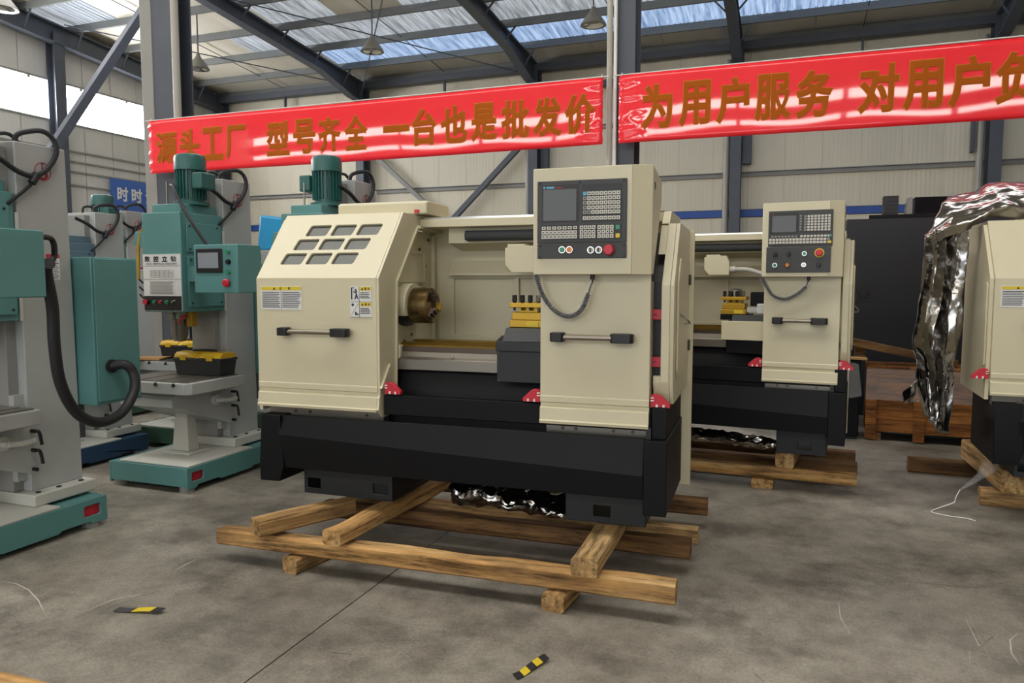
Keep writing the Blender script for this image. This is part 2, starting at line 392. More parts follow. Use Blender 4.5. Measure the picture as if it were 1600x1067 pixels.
# roof: deck, sheets between the purlins, roof lights, purlins, rafters
cl = MB().add([(XL-.2, YB+.25, ROOF0+.12), (XR+.2, YB+.25, ROOF0+.12), (XR+.2, 4, roofz(4)+.12), (XL-.2, 4, roofz(4)+.12), (XR+.2, YF-.2, roofz(YF)+.12), (XL-.2, YF-.2, roofz(YF)+.12)], [(0, 1, 2, 3), (3, 2, 4, 5)]).build('ceiling', 'roof_sheet'); structure(cl)
PY = [22.75, 21.35, 19.75, 18.15, 16.55, 14.95, 13.35, 11.75, 10.15, 8.55, 6.95, 5.35, 4.0]
for k in range(len(PY)-1):
    y1, y0 = PY[k], PY[k+1]
    x = XL; n = 0
    while x < XR-.1:
        x1 = min(x+2.07, XR); light = None
        if k in (1, 2): 
            if x > -14.2: light = 'roof_light_blue' if k == 1 else 'roof_light_white'
            elif k == 2 and -17.5 < x < -15.2: light = 'roof_light_white'
        elif k == 3 and x > -14.2: light = 'roof_light_blue' if x > -1 else ('roof_light_white' if n % 2 else None)
        elif k == 4 and n % 3 == 0: light = 'roof_light_white'
        z0 = roofz(y0); z1 = roofz(y1)
        b = MB(); nr = 12 if light else 3; w = x1-x-.012   # trapezoidal ribs
        xs = []
        for r in range(nr):
            a = x+w*r/nr; s = w/nr; xs += [(a, 0), (a+s*.7, 0), (a+s*.78, .022), (a+s*.92, .022)]
        xs.append((x+w, 0))
        v = [(a, y1-.01, z1+h*(1 if light else .3)) for a, h in xs]+[(a, y0+.01, z0+h*(1 if light else .3)) for a, h in xs]; m = len(xs)
        b.add(v, [(i, i+1, m+i+1, m+i) for i in range(m-1)])
        b.build('roof_light' if light else 'roof_sheet', light or 'roof_sheet', cl, angle=10)
        x = x1; n += 1
for y in PY[1:]:
    z = roofz(y); c = [(y-.04, z-.2), (y+.04, z-.2), (y+.04, z-.185), (y-.025, z-.185), (y-.025, z-.015), (y+.04, z-.015), (y+.04, z), (y-.04, z)]
    MB().prism(c, 'x', XL, XR).build('purlin', 'purlin_grey', cl)
c = [(22.75-.06, roofz(22.75)-.28), (22.75+.06, roofz(22.75)-.28), (22.75+.06, roofz(22.75)), (22.75-.06, roofz(22.75))]
MB().prism(c, 'x', XL, XR).build('eave_purlin', 'purlin_grey', cl)
RX = [XL+.25, -13.87, -7.58, -1.43, 5.0, 11.3]
for x in RX:
    top = lambda y: roofz(y)-.2
    dep = (lambda y: .62 if y > 22 else (.36+.26*max(0, (y-20.2))/1.8)) if x > XL+1 else (lambda y: .5)
    ys = [22.7, 22.0, 21.1, 20.2, 16, 10, 4]
    web = [(y, top(y)) for y in ys]+[(y, top(y)-dep(y)) for y in ys[::-1]]
    b = MB().prism(web, 'x', x-.02, x+.02)
    for i in range(len(ys)-1):
        y1, y0 = ys[i], ys[i+1]
        for zz in ((lambda y: top(y)), (lambda y: top(y)-dep(y))):
            v = [(x+s*.14, y, zz(y)+h) for y in (y1, y0) for s in (-1, 1) for h in (-.022, .022)]
            b.add(v, [(0, 1, 3, 2), (4, 6, 7, 5), (0, 2, 6, 4), (1, 5, 7, 3), (0, 4, 5, 1), (2, 3, 7, 6)])
    ra = b.build('rafter', 'structural_steel', cl)
    for y in PY[1:6]:       # fly braces from the bottom flange up to the purlin
        for s in (-1, 1):
            bar((x+s*.1, y, top(y)-dep(y)+.02), (x+s*.42, y, roofz(y)-.19), .04, .04, 'fly_brace', 'structural_steel', ra)
# tie rods under the roof
def rod(p0, p1, r=.018, name='tie_rod', mat='structural_steel', parent=cl): return MB().cyl(p0, p1, r, n=6).build(name, mat, parent)
rod((-13.8, 15.6, 8.85), (-7.7, 22.4, 8.05)); rod((-13.7, 22.4, 7.95), (-9.0, 16.0, 8.9)); rod((-19.5, 16, 8.9), (-13.9, 22.2, 8.2))
for x in (-17, -10.7, -4.5, 1.8): rod((x, 22.6, roofz(22.6)-.1), (x+.0, 12, roofz(12)-.1), .012)
# slanting wind brace in front of the strip window
wbr = bar((-14.0, 10.9, 4.0), (-14.0, 14.05, 8.55), .15, .18, 'wind_brace', 'structural_steel'); tag(wbr, 'slanting dark steel wind brace crossing the bright strip window', 'beam')
# columns of the middle row
def hall_column(x, label, big=False):
    t = thing('steel_column', label, 'column', (x, 7.9, 0))
    MB().prism(hsec(.355 if big else .20, .32, .025), 'z', .02, roofz(7.9)-.56).build('shaft', 'structural_steel', t)
    MB().box(-.24, .24, -.26, .26, 0, .02).build('base_plate', 'structural_steel', t)
    if big:
        MB().box(-.375, -.18, -.17, .0, .021, 8.9).build('duct_flange', 'structural_grey', t, bevel=.01)  # pale box added to stand for the column's light flange side
        MB().cyl((.245, -.2, .021), (.245, -.2, 8.9), .048, n=14).build('pipe', 'pipe_grey', t)
        MB().cyl((.245, -.2, 5.75), (.245, -.2, 5.80), .06, n=14).box(.1, .245, -.21, -.19, 5.76, 5.79).build('pipe_clip', 'structural_steel', t)
    else:
        MB().cyl((-.147, -.23, .021), (-.147, -.23, 8.9), .030, n=14).build('pipe', 'pipe_grey', t)
        MB().cyl((-.088, -.23, .021), (-.088, -.23, 8.9), .019, n=10).build('conduit', 'white_paint', t)
    return t
hall_column(-7.70, 'dark steel column with light grey flange side and pipe at left end of red banner', True)
hall_column(-1.605, 'dark steel column with pale pipes between the two red banners')
# red banners
def banner(label, x0, x1, chars, y=7.55, gather_l=.0, gather_r=.0):
    t = thing('banner', label, 'banner', (0, 0, 0), group='red slogan banners')
    z0, z1 = 3.0, 3.675; nx = int((x1-x0)/.06); nz = 14
    def yy(x, z):
        w = .004*math.sin(x*1.1)+.0009*math.sin(x*5.1+z*2)
        for xe, g in ((x0, gather_l), (x1, gather_r)):
            d = abs(x-xe)
            if g and d < g:
                q = (1-d/g)**1.5; w += q*(.010*math.sin(z*52+d*3)+.006*math.sin(z*91+d*9))
        return y+w
    v = []; f = []
    for i in range(nx+1):
        for j in range(nz+1):
            x = x0+(x1-x0)*i/nx; z = z0+(z1-z0)*j/nz; sag = -.01*math.sin(math.pi*(x-x0)/(x1-x0)); v.append((x, yy(x, z), z+sag))
    for i in range(nx):
        for j in range(nz): a = i*(nz+1)+j; f.append((a, a+nz+1, a+nz+2, a+1))
    c = MB().add(v, f).build('cloth', 'banner_red', t, angle=80)
    for xe in (x0+.02, x1-.02): MB().tube([(xe, y, z1-.01), (xe, 7.58, z1+.03), (xe, 7.638, z1+.03)], .004, 5, 2).build('tie', 'white_paint', t)
    m = c.modifiers.new('thick', 'SOLIDIFY'); m.thickness = .002; m.offset = 1
    MB().cyl((x0-.06, y, z1), (x1+.06, y, z1), .006, n=6).build('rope', 'white_paint', t)
    for ch, a, b, lo, hi in chars:
        for mat, bold, off in (('character_edge', .040, -.004), ('character_gold', .033, -.006)):
            mb = MB(); g = .006 if mat == 'character_edge' else 0
            fit_text(mb, ch, a-g, b+g, lo-g, hi+g, lambda X, Z, o=off: (X, yy(X, Z)+o, Z), bold)
            mb.build('character' if mat == 'character_gold' else 'character_edging', mat, t, angle=0)
    return t
def bx(u, Y=7.55):      # where a sight line at this picture column meets the banner's plane
    a = math.atan((u-800)/1155)-R(20.2); return Y*math.tan(a)
c1 = [(c, bx(a), bx(b), 3.12, 3.52) for c, a, b in (('源', 254, 287), ('头', 290, 321), ('工', 325, 357), ('厂', 361, 392), ('型', 424, 458), ('号', 465, 498), ('齐', 503, 537), ('全', 543, 578), ('台', 647, 684), ('也', 691, 731), ('是', 737, 777), ('批', 784, 826), ('发', 832, 876), ('价', 881, 927))]
c1.insert(8, ('一', bx(603), bx(642), 3.29, 3.36))
c2 = [(c, bx(a), bx(b), 3.12, 3.55) for c, a, b in (('为', 998, 1045), ('用', 1055, 1103), ('户', 1112, 1162), ('服', 1171, 1226), ('务', 1233, 1290), ('对', 1328, 1390), ('用', 1397, 1457), ('户', 1466, 1528), ('负', 1537, 1602))]
banner('red slogan banner with gold characters hanging left of the middle column', -7.80, -1.79, c1, gather_l=.42, gather_r=.25)
banner('red slogan banner with gold characters stretching right from the middle column', -1.625, 7.0, c2, gather_l=.3)
# blue safety sign on the gable wall
bs = thing('safety_sign', 'blue safety sign with white characters on the left wall', 'sign', (XL+.1, 17.75, 3.3))
MB().box(0, .04, 0, 3.2, 0, 1.55).build('board', 'blue_sign', bs, bevel=.005)
mb = MB()
for row, z in (('时时注意', .86), ('处处预防', .12)):
    for i, ch in enumerate(row): fit_text(mb, ch, .22+i*.55, .22+i*.55+.42, z, z+.46, lambda X, Z: (.046, X, Z), .03, (1, 0, 0))
mb.build('lettering', 'white_paint', bs, angle=0)
# hanging lamps
def hall_lamp(x, y, z, label):
    t = thing('hanging_lamp', label, 'lamp', (x, y, z), group='bell lamps under the roof')
    MB().rings([((0, 0, 0), .30), ((0, 0, .06), .27), ((0, 0, .30), .09), ((0, 0, .36), .06), ((0, 0, .40), .05)], 24).build('shade', 'lamp_grey', t)
    MB().rings([((0, 0, -.03), .16), ((0, 0, -.001), .22)], 20).build('lens', 'chrome', t)
    MB().cyl((0, 0, .4), (0, 0, roofz(y)-z-.12), .018, n=6).build('rod', 'structural_steel', t)
hall_lamp(-15.29, 16.6, 7.42, 'bell lamp hanging beside the left column')
hall_lamp(-10.0, 16.9, 7.42, 'bell lamp hanging above the left red banner')
hall_lamp(-4.26, 16.95, 7.42, 'bell lamp hanging just left of the middle column')
hall_lamp(-15.9, 11.6, 7.42, 'bell lamp cut off at the top left corner')
# ================================================================ lathes
# local axes of a lathe: x along the bed (headstock at 0), y to the back, z up from the floor; it stands on timbers, feet at z = .30
def lathe_profile():        # front sheet of the covers: fold, lip at the bottom
    return [(.345, .862), (.279, .864), (.276, .878), (.284, .884), (.285, .900), (.288, .945), (.304, .953), (.304, .970), (.294, .976), (.294, 1.004), (.298, 1.010), (.298, 1.62)]
SLOPE = ((.298, 1.62), (.615, 2.01))
def offset_prof(p, t): return [(y+t, z) for y, z in p]
def warn_label(parent, x0, x1, z0, z1, y, kind):
    t = MB().box(x0, x1, y-.0015, y, z0, z1).build('warning_label', 'label_white', parent)
    h = (z1-z0)
    if kind == 'wide':
        MB().box(x0+.003, x1-.003, y-.0025, y-.001, z1-.024, z1-.003).build('header', 'label_yellow', t)
        mb = MB(); xm = (x0+x1)/2
        mb.add([(x0+.3*(x1-x0), y-.003, z1-.021), (x0+.3*(x1-x0)+.018, y-.003, z1-.021), (x0+.3*(x1-x0)+.009, y-.003, z1-.006)], [(0, 1, 2)])
        for i, ch in enumerate('注意'): fit_text(mb, ch, xm-.012+i*.06, xm+.004+i*.06, z1-.021, z1-.006, lambda X, Z: (X, y-.003, Z), .02)
        for c in (0, 1):
            a = x0+.008+c*(xm-x0); b = a+(xm-x0)-.014
            for r in range(9):
                z = z1-.034-r*(h-.04)/9; mb.box(a, b-random.random()*.02, y-.003, y-.001, z-.004, z)
        mb.box(xm-.001, xm+.001, y-.003, y-.001, z0, z1-.025)
        mb.build('print', 'ink', t, kind='stuff')
    else:
        mb = MB(); zm = (z0+z1)/2; xm = x0+.43*(x1-x0)
        for zz0, zz1 in ((zm, z1), (z0, zm)):
            MB().box(xm+.003, x1-.003, y-.0025, y-.001, zz1-.026, zz1-.004).build('header', 'label_yellow', t)
            mb.add([(xm+.012, y-.003, zz1-.022), (xm+.028, y-.003, zz1-.022), (xm+.020, y-.003, zz1-.008)], [(0, 1, 2)])
            for i, ch in enumerate('警告'): fit_text(mb, ch, xm+.034+i*.02, xm+.048+i*.02, zz1-.022, zz1-.008, lambda X, Z: (X, y-.003, Z), .02)
            for r in range(4): mb.box(xm+.006, x1-.008-.01*random.random(), y-.003, y-.001, zz1-.040-r*.009, zz1-.036-r*.009)
            for q in ((x0, x1, zz0-.001, zz0+.001), (xm-.001, xm+.001, zz0, zz1)): mb.box(q[0], q[1], y-.003, y-.001, q[2], q[3])
        # falling figure by a door, and a boot under a slash
        a = x0+.006; mb.box(a, a+.008, y-.003, y-.001, zm+.012, z1-.008).box(a, a+.022, y-.003, y-.001, z1-.011, z1-.008)
        mb.cyl((x0+.036, y-.003, z1-.022), (x0+.036, y-.001, z1-.022), .006, n=8)
        mb.tube([(x0+.034, y-.002, z1-.03), (x0+.04, y-.002, zm+.04), (x0+.03, y-.002, zm+.014)], .0035, 5, 3).tube([(x0+.022, y-.002, z1-.03), (x0+.034, y-.002, z1-.036), (x0+.044, y-.002, z1-.028)], .003, 5, 3).tube([(x0+.04, y-.002, zm+.04), (x0+.05, y-.002, zm+.016)], .0035, 5, 2)
        mb.tube([(x0+.006, y-.002, z0+.01), (xm-.006, y-.002, zm-.01)], .001, 4, 1).box(x0+.03, x0+.04, y-.003, y-.001, z0+.012, z0+.03).box(x0+.03, x0+.052, y-.003, y-.001, z0+.012, z0+.02)
        mb.cyl((x0+.016, y-.003, zm-.018), (x0+.016, y-.001, zm-.018), .008, n=8)
        mb.build('print', 'ink', t, kind='stuff')
def grab_handle(parent, x0, x1, z, y):
    h = MB().cyl((x0+.06, y-.05, z), (x1-.06, y-.05, z), .0135, n=14).build('handle', 'bright_bar', parent)
    for a, b in ((x0, x0+.075), (x1-.115, x1)):
        MB().prism([(a, y-.002), (a, y-.055), (a+.01, y-.07), (b-.012, y-.072), (b, y-.06), (b, y-.03), (b-.02, y-.002)], 'z', z-.023, z+.023).build('handle_end', 'black_plastic', h, bevel=.004)
def red_stop(parent, x, y, z, s):
    t = MB().prism([(x, z), (x+s*.098, z), (x+s*.098, z+.018), (x+s*.05, z+.062), (x+s*.03, z+.068), (x+s*.006, z+.064), (x, z+.05)], 'y', y, y+.03).build('rail_stop', 'red_plastic', parent, bevel=.003)
    for dx in (.028, .062): MB().box(min(x+s*dx, x+s*(dx+.01)), max(x+s*dx, x+s*(dx+.01)), y-.004, y+.001, z+.001, z+.016).build('stop_pin', 'white_paint', t)
    for dz in (.032, .046): MB().box(min(x+s*.002, x+s*.018), max(x+s*.002, x+s*.018), y-.004, y+.001, z+dz, z+dz+.006).build('stop_pin', 'white_paint', t)
def bolts(parent, pts, r=.008, mat='dark_steel', name='bolt'):
    src = None
    for p, ax in pts:
        if src is None or ax != src[1]:
            d = {'x': (.007, 0, 0), 'y': (0, -.007, 0), 'z': (0, 0, .007)}[ax]
            src = (MB().cyl((0, 0, 0), d, r, n=8).build(name, mat, parent, loc=p), ax)
        else:
            o = src[0].copy(); COL.objects.link(o); o.location = p
def foot(parent, x0, x1, slots):
    MB().plate([(x0, .302), (x1, .302), (x1, .52), (x0, .52)], [[(a, .338), (b, .338), (b, .398), (a, .398)] for a, b in slots], 'y', .455, .475).box(x0, x1, .475, 1.02, .302, .318).box(x0, x0+.02, .475, 1.02, .318, .52).box(x1-.02, x1, .475, 1.02, .318, .52).build('foot', 'charcoal', parent, bevel=.004)
def make_lathe(label, loc, rz, style, group='cream CNC lathes'):
    t = thing('cnc_lathe', label, 'lathe', loc, rz, group)
    front = lathe_profile(); ES = 0 if style == 'first' else -.085      # shift of the tailstock end
    # --- black base
    nf = 6; pts = []
    for (y, z) in ((.275, .815), (.245, None), (.262, .508)):
        pts.append((y, z))
    b = MB()
    xs = (.255, 2.392+ES); fold = (.705, .632)
    for dy in (0, .03):
        pass
    v = []
    for x, fz in zip(xs, fold):
        v += [(x, .285, .815), (x, .245, fz), (x, .258, .508), (x, .30, .508), (x, .30, .815)]
    b.add(v, [(0, 1, 6, 5), (1, 2, 7, 6), (2, 3, 8, 7), (3, 4, 9, 8), (4, 0, 5, 9), (0, 4, 3, 2, 1), (5, 6, 7, 8, 9)])
    b.build('tray_front', 'black_paint', t, bevel=.003, angle=8)
    # left skirt: front corner bent back at the foot
    b = MB(); b.add([(.122, .275, .815), (.262, .255, .815), (.29, .245, .52), (.258, .25, .423), (.122, .25, .42), (.122, .247, .54),
                     (.122, .96, .815), (.262, .96, .815), (.29, .96, .52), (.258, .96, .423), (.122, .96, .42), (.122, .96, .54)],
                    [(0, 5, 2, 1), (5, 4, 3, 2), (6, 7, 8, 11), (11, 8, 9, 10), (0, 1, 7, 6), (1, 2, 8, 7), (2, 3, 9, 8), (3, 4, 10, 9), (4, 5, 11, 10), (5, 0, 6, 11)])
    b.build('side_skirt', 'black_paint', t, bevel=.004, angle=8)
    MB().box(2.392+ES, 2.507+ES, .25, 1.0, .432, .812).build('side_skirt', 'black_paint', t, bevel=.004)
    MB().box(2.425+ES, 2.5+ES, .30, 1.0, .813, .976).build('end_block', 'black_paint', t, bevel=.003)
    MB().box(2.398+ES, 2.424+ES, .285, .33, .813, .87).build('end_gap', 'black_plastic', t)
    MB().box(.262, 2.392+ES, .305, .96, .512, .535).build('tray_floor', 'black_paint', t)
    MB().box(.262, 2.392+ES, .93, .96, .535, .95).build('tray_back', 'black_paint', t)
    foot(t, .285, .89, ((.31, .40), (.76, .86)))
    foot(t, 1.944, 2.38+ES, ((2.10, 2.19),))
    MB().prism([(.46, .535), (.92, .535), (.92, .80), (.80, 1.10), (.56, 1.10), (.46, .86)], 'x', .80, (2.42+ES)).build('bed_casting', 'black_paint', t, bevel=.006)
    b = MB().prism([(.325, .848), (.36, .840), (.36, .962), (.325, .958)], 'x', .915, (2.42+ES)); b.build('door_rail', 'black_paint', t, bevel=.003)
    MB().box(.12, .888, .365, .42, .79, .861).build('sill', 'steel', t)
    MB().box(1.86, 2.40+ES, .365, .42, .79, .861).build('sill', 'steel', t)
    bolts(t, [((x, .365, .829), 'y') for x in (.30, .40, .78, 1.95, 2.02, 2.22, 2.32)], .009)
    # bed ways
    MB().prism([(.50, 1.085), (.82, 1.085), (.82, 1.10), (.80, 1.155), (.53, 1.16), (.50, 1.15)], 'x', .875, (2.42+ES)).build('bed_side', 'steel', t, bevel=.004)
    MB().prism([(.53, 1.16), (.80, 1.16), (.80, 1.188), (.54, 1.188)], 'x', .90, (2.42+ES)).build('bed_flank', 'steel', t)
    MB().box(.92, (2.42+ES), .545, .56, 1.188, 1.218).build('gear_rack', 'dark_steel', t)
    MB().prism([(.56, 1.188), (.62, 1.188), (.62, 1.228), (.59, 1.242), (.56, 1.228)], 'x', .90, (2.42+ES)).prism([(.74, 1.188), (.80, 1.188), (.80, 1.245), (.74, 1.245)], 'x', .90, (2.42+ES)).build('guide_way', 'way_gold', t)
    bolts(t, [((x, .532, 1.172), 'y') for x in (.98, 1.25)], .007, 'chrome')
    # --- headstock cover: upright sheet, sloped sheet with nine panes, side frame
    b = MB(); b.prism(front+offset_prof(front, .03)[::-1], 'x', .095, .888); b.build('cover_front', 'cream', t, bevel=.002, angle=10)
    (y0, z0), (y1, z1) = SLOPE; ln = math.hypot(y1-y0, z1-z0); cy, sz = (y1-y0)/ln, (z1-z0)/ln
    holes = []; 
    for r in range(3):
        for c in range(3):
            a = .212+.042*r+.173*c; h = .105+.1115*r
            if style != 'third': holes.append(rrect(a, a+.146, h, h+.087, .014, 3, .15))
    b = MB().plate([(.095, 0), (.888, 0), (.888, ln), (.095, ln)], holes, 'z', 0, .03)
    P = lambda q: (q[0], y0+q[1]*cy+q[2]*sz, z0+q[1]*sz-q[2]*cy)
    b.v = [P(q) for q in b.v]; sl = b.build('cover_slope', 'cream', t, bevel=.0015, seg=1)
    for h in holes:
        b = MB().prism(h, 'z', .012, .016); b.v = [P(q) for q in b.v]; b.build('pane', 'tinted_pane', sl)
    out = [(.298, 1.015), (.298, 1.62), (.615, 2.01), (1.13, 2.01), (1.13, 1.93), (.80, 1.945), (.505, 1.60), (.48, .985), (.40, .90), (.40, .83), (.335, .828), (.276, .878), (.285, .900), (.288, .945), (.300, .956)]
    MB().prism(out, 'x', .889, .905).build('cover_side', 'cream', t, bevel=.002)
    MB().prism([(.80, 1.945), (1.13, 1.93), (1.13, 1.918), (.79, 1.927)], 'x', .8555, .93).build('opening_flange', 'cream', t)
    MB().prism([(.478, .985), (.503, 1.601), (.798, 1.946), (.808, 1.938), (.513, 1.597), (.488, .985)], 'x', .8555, .918).build('opening_edge', 'cream', t)
    MB().box(.095, .888, .616, 1.15, 1.985, 2.012).build('cover_top', 'cream', t, bevel=.003)
    MB().prism([(.33, .83), (.33, 1.62), (.62, 1.985), (1.15, 1.985), (1.15, .83)], 'x', .072, .094).build('cover_end', 'cream', t)
    MB().prism([(.36, 1.05), (.36, 1.58), (.40, 1.60), (.44, 1.58), (.44, 1.05)], 'x', .062, .071).build('end_hatch', 'cream', t, bevel=.002)
    bx_ = MB().prism([(.78, 2.013), (1.12, 2.013), (1.12, 2.085), (1.10, 2.095), (.80, 2.095), (.78, 2.085)], 'x', .36, .98).build('gear_box_cover', 'cream', t, bevel=.015, seg=3)
    MB().box(.90, .93, .772, .779, 2.02, 2.04).build('name_badge', 'red_plastic', bx_)
    MB().prism([(.45, .98), (.50, 1.62), (.78, 1.92), (1.17, 1.92), (1.17, 1.02), (.95, 1.02), (.95, .98)], 'x', .835, .855).build('headstock_face', 'cream_inner', t)
    MB().plate([(.53, 1.595), (.665, 1.79), (1.0, 1.79), (1.0, 1.595)], [[(.565, 1.61), (.68, 1.775), (.985, 1.775), (.985, 1.61)]], 'x', .8555, .866).build('hatch_rim', 'cream_inner', t)
    MB().box(.8555, .863, .52, 1.0, 1.585, 1.592).build('seam', 'cream_inner', t)
    MB().prism([(1.11, 1.15), (1.17, 1.15), (1.17, 1.9), (1.11, 1.9)], 'x', .8555, .88).build('corner_angle', 'cream_inner', t)
    bolts(t, [((.8555, y, z), 'x') for y, z in ((.93, 1.805), (1.015, 1.70), (.60, 1.577), (.80, 1.573), (.93, 1.59), (.56, 1.48), (1.06, 1.87), (1.13, 1.74), (.56, 1.24), (.70, 1.235), (.60, 1.31), (.53, 1.10), (.80, 1.27))], .009)
    MB().prism([(.50, 1.10), (.86, 1.10), (.86, 1.20), (.80, 1.235), (.52, 1.225)], 'x', .8555, .92).build('way_guard', 'cream_inner', t, bevel=.004)
    # rounded spindle guard, chuck with three jaws
    CY, CZ = .70, 1.455
    arc = [(CY+.135*math.cos(R(a)), CZ+.135*math.sin(R(a))) for a in range(-10, 216, 12)]
    MB().prism(arc+[(CY-.05, CZ-.06)], 'x', .8555, .93).build('spindle_guard', 'cream_inner', t, bevel=.004)
    MB().prism([(CY+.125*math.cos(R(a)), CZ+.125*math.sin(R(a))) for a in range(0, 360, 12)], 'x', .8555, .90).build('spindle_flange', 'charcoal', t)
    if style != 'third':
        ch = MB().rings([((.93, CY, CZ), .095), ((.935, CY, CZ), .108), ((1.045, CY, CZ), .108), ((1.055, CY, CZ), .10)], 40).build('chuck', 'chuck_steel', t)
        MB().cyl((1.052, CY, CZ), (1.058, CY, CZ), .03, n=20).build('chuck_bore', 'black_plastic', ch)
        for k in range(3):
            a = R(-100+120*k); m = Matrix.Rotation(a, 3, 'X'); b = MB()
            for q in ((1.05, 1.066, -.022, .022, .03, .098), (1.066, 1.078, -.022, .022, .03, .075), (1.078, 1.088, -.022, .022, .03, .052)): b.box(*q)
            b.v = [tuple(m @ Vector(p)+Vector((0, CY, CZ))) for p in b.v]; b.v = [(p[0], p[1], p[2]) for p in b.v]; b.build('jaw', 'brass' if k == 0 else 'dark_steel', ch, bevel=.002)
        for k in range(3):
            a = R(-40+120*k); n_ = Vector((0, math.cos(a), math.sin(a))); c_ = Vector((.99, CY, CZ)); MB().cyl(c_+n_*.1, c_+n_*.1095, .012, n=10).build('key_socket', 'black_plastic', ch)
    # --- back of the working space
    bk = MB().box(.78, 2.45+ES, 1.15, 1.17, .95, 1.97).build('back_panel', 'cream_inner', t)
    MB().plate([(.90, 1.10), (2.40, 1.10), (2.40, 1.68), (.90, 1.68)], [[(1.01, 1.25), (1.43, 1.25), (1.43, 1.62), (1.01, 1.62)], [(1.46, 1.25), (2.36, 1.25), (2.36, 1.62), (1.46, 1.62)]], 'y', 1.125, 1.149).build('back_frame', 'cream_inner', bk, bevel=.003)
    MB().prism([(1.149, 1.64), (1.07, 1.64), (1.07, 1.655), (1.13, 1.735), (1.149, 1.735)], 'x', .99, 2.40).build('back_ledge', 'cream_inner', bk)
    MB().prism([(.84, 1.935), (1.17, 1.935), (1.17, 1.985), (.84, 1.985)], 'x', .906, (2.42+ES)).build('top_rail', 'cream', t, bevel=.004)
    MB().box(.92, (2.42+ES), .87, .90, 1.986, 1.998).build('rail_track', 'chrome', t)
    MB().prism([(.93, 1.84), (1.149, 1.80), (1.149, 1.934), (.93, 1.934)], 'x', 1.06, 2.40).build('lamp_pelmet', 'cream_inner', t)
    MB().prism([(.872, 1.856), (.925, 1.848), (.93, 1.91), (.875, 1.912), (.865, 1.885)], 'x', 1.19, 2.05).build('work_lamp', 'charcoal', t, bevel=.004)
    lo = -.17 if style == 'second' else 0
    lamp = MB().prism([(x_+lo, z_) for x_, z_ in ((1.485, 1.70), (1.525, 1.655), (1.685 if lo else 1.72, 1.655), (1.685 if lo else 1.72, 1.76), (1.66 if lo else 1.685, 1.81), (1.61, 1.81), (1.61, 1.82), (1.50, 1.82), (1.50, 1.80), (1.485, 1.80))], 'y', .78, .86).build('lamp_housing', 'cream', t, bevel=.003)
    if style == 'second': MB().cyl((1.51, .82, 1.70), (1.56, .82, 1.70), .026, n=12).tube([(1.55, .82, 1.70), (1.64, .81, 1.70), (1.74, .78, 1.675), (1.86, .72, 1.63)], .017, 10).build('coolant_hose', 'light_grey', lamp)
    # --- carriage with four-way tool post
    sd = MB().prism([(.42, 1.05), (.45, 1.05), (.45, 1.225), (.86, 1.225), (.86, 1.29), (.50, 1.30), (.40, 1.275), (.40, 1.222), (.42, 1.222)], 'x', 1.56, 2.15).build('carriage', 'charcoal' if style != 'second' else 'black_paint', t, bevel=.004)
    MB().prism([(.40, 1.277), (.50, 1.302), (.50, 1.345), (.46, 1.345)], 'x', 1.60, 2.0).build('way_wiper', 'charcoal', sd)
    if style == 'second': MB().box(1.53, 2.0, .375, .40, 1.155, 1.30).build('apron_plate', 'cream', sd, bevel=.004)
    else: bolts(sd, [((1.575, .42, 1.215), 'y'), ((1.575, .42, 1.06), 'y')], .006)
    X0 = 1.60 if style != 'second' else 1.50
    MB().box(X0, X0+.22, .50, .72, 1.303, 1.345).build('cross_slide', 'black_paint', sd)
    MB().box(X0, X0+.19, .52, .70, 1.346, 1.385).build('post_base', 'brass', sd, bevel=.003)
    MB().box(X0+.01, X0+.18, .53, .69, 1.386, 1.43).build('post_block', 'brass', sd, bevel=.004)
    MB().box(X0+.04, X0+.15, .56, .66, 1.43, 1.455).build('post_neck', 'brass', sd)
    tp = MB().box(X0, X0+.19, .52, .70, 1.456, 1.482).build('tool_clamp', 'brass', sd, bevel=.003)
    if style == 'second': MB().rings([((X0+.095, .61, 1.483), .06), ((X0+.095, .61, 1.53), .055), ((X0+.095, .61, 1.545), .03)], 20).build('clamp_cap', 'steel', tp)
    for k in range(4): 
        MB().rings([((X0+.025+.046*k, .535, 1.44), .008), ((X0+.025+.046*k, .535, 1.483), .008), ((X0+.025+.046*k, .535, 1.49), .014), ((X0+.025+.046*k, .535, 1.525), .014)], 8).build('clamp_screw', 'black_plastic' if k != 3 else 'steel', tp)
    if style == 'second':
        MB().box(X0+.215, X0+.36, .56, .68, 1.41, 1.52).build('post_motor', 'black_paint', sd, bevel=.006); MB().box(X0+.191, X0+.30, .54, .66, 1.36, 1.40).build('post_slide', 'light_grey', sd, bevel=.004); MB().box(X0+.27, X0+.36, .52, .60, 1.35, 1.43).build('coolant_valve', 'label_white', sd, bevel=.006)
    MB().box(X0+.10, X0+.17, .515, .522, 1.352, 1.378).build('rating_plate', 'label_yellow', sd)
    # --- sliding door with the operator box
    dx0, dx1 = (1.845, 2.41) if style == 'first' else (1.845, 2.36)
    d = MB(); d.prism(front+[(.298, 1.64), (.36, 1.74), (.39, 1.74), (.328, 1.64)]+offset_prof(front, .03)[::-1], 'x', dx0, dx1); dr = d.build('sliding_door', 'cream', t, bevel=.002, angle=10)
    MB().prism([(.329, .86), (.42, .86), (.42, 1.60), (.329, 1.60)], 'x', dx1-.02, dx1).prism([(.329, .86), (.42, .86), (.42, 1.60), (.329, 1.60)], 'x', dx0, dx0+.02).build('door_edge', 'cream', dr)
    grab_handle(t, dx0+.065, dx1-.075, 1.318, .298)
    # box: front face, bevelled right edge, flanks following the sloped door
    fx1 = dx1-.08
    prof = [(.20, 1.635), (.20, 2.16), (.58, 2.12), (.58, 2.02), (.30, 1.66), (.298, 1.635)]
    b = MB(); b.prism(prof, 'x', dx0-.012, fx1)
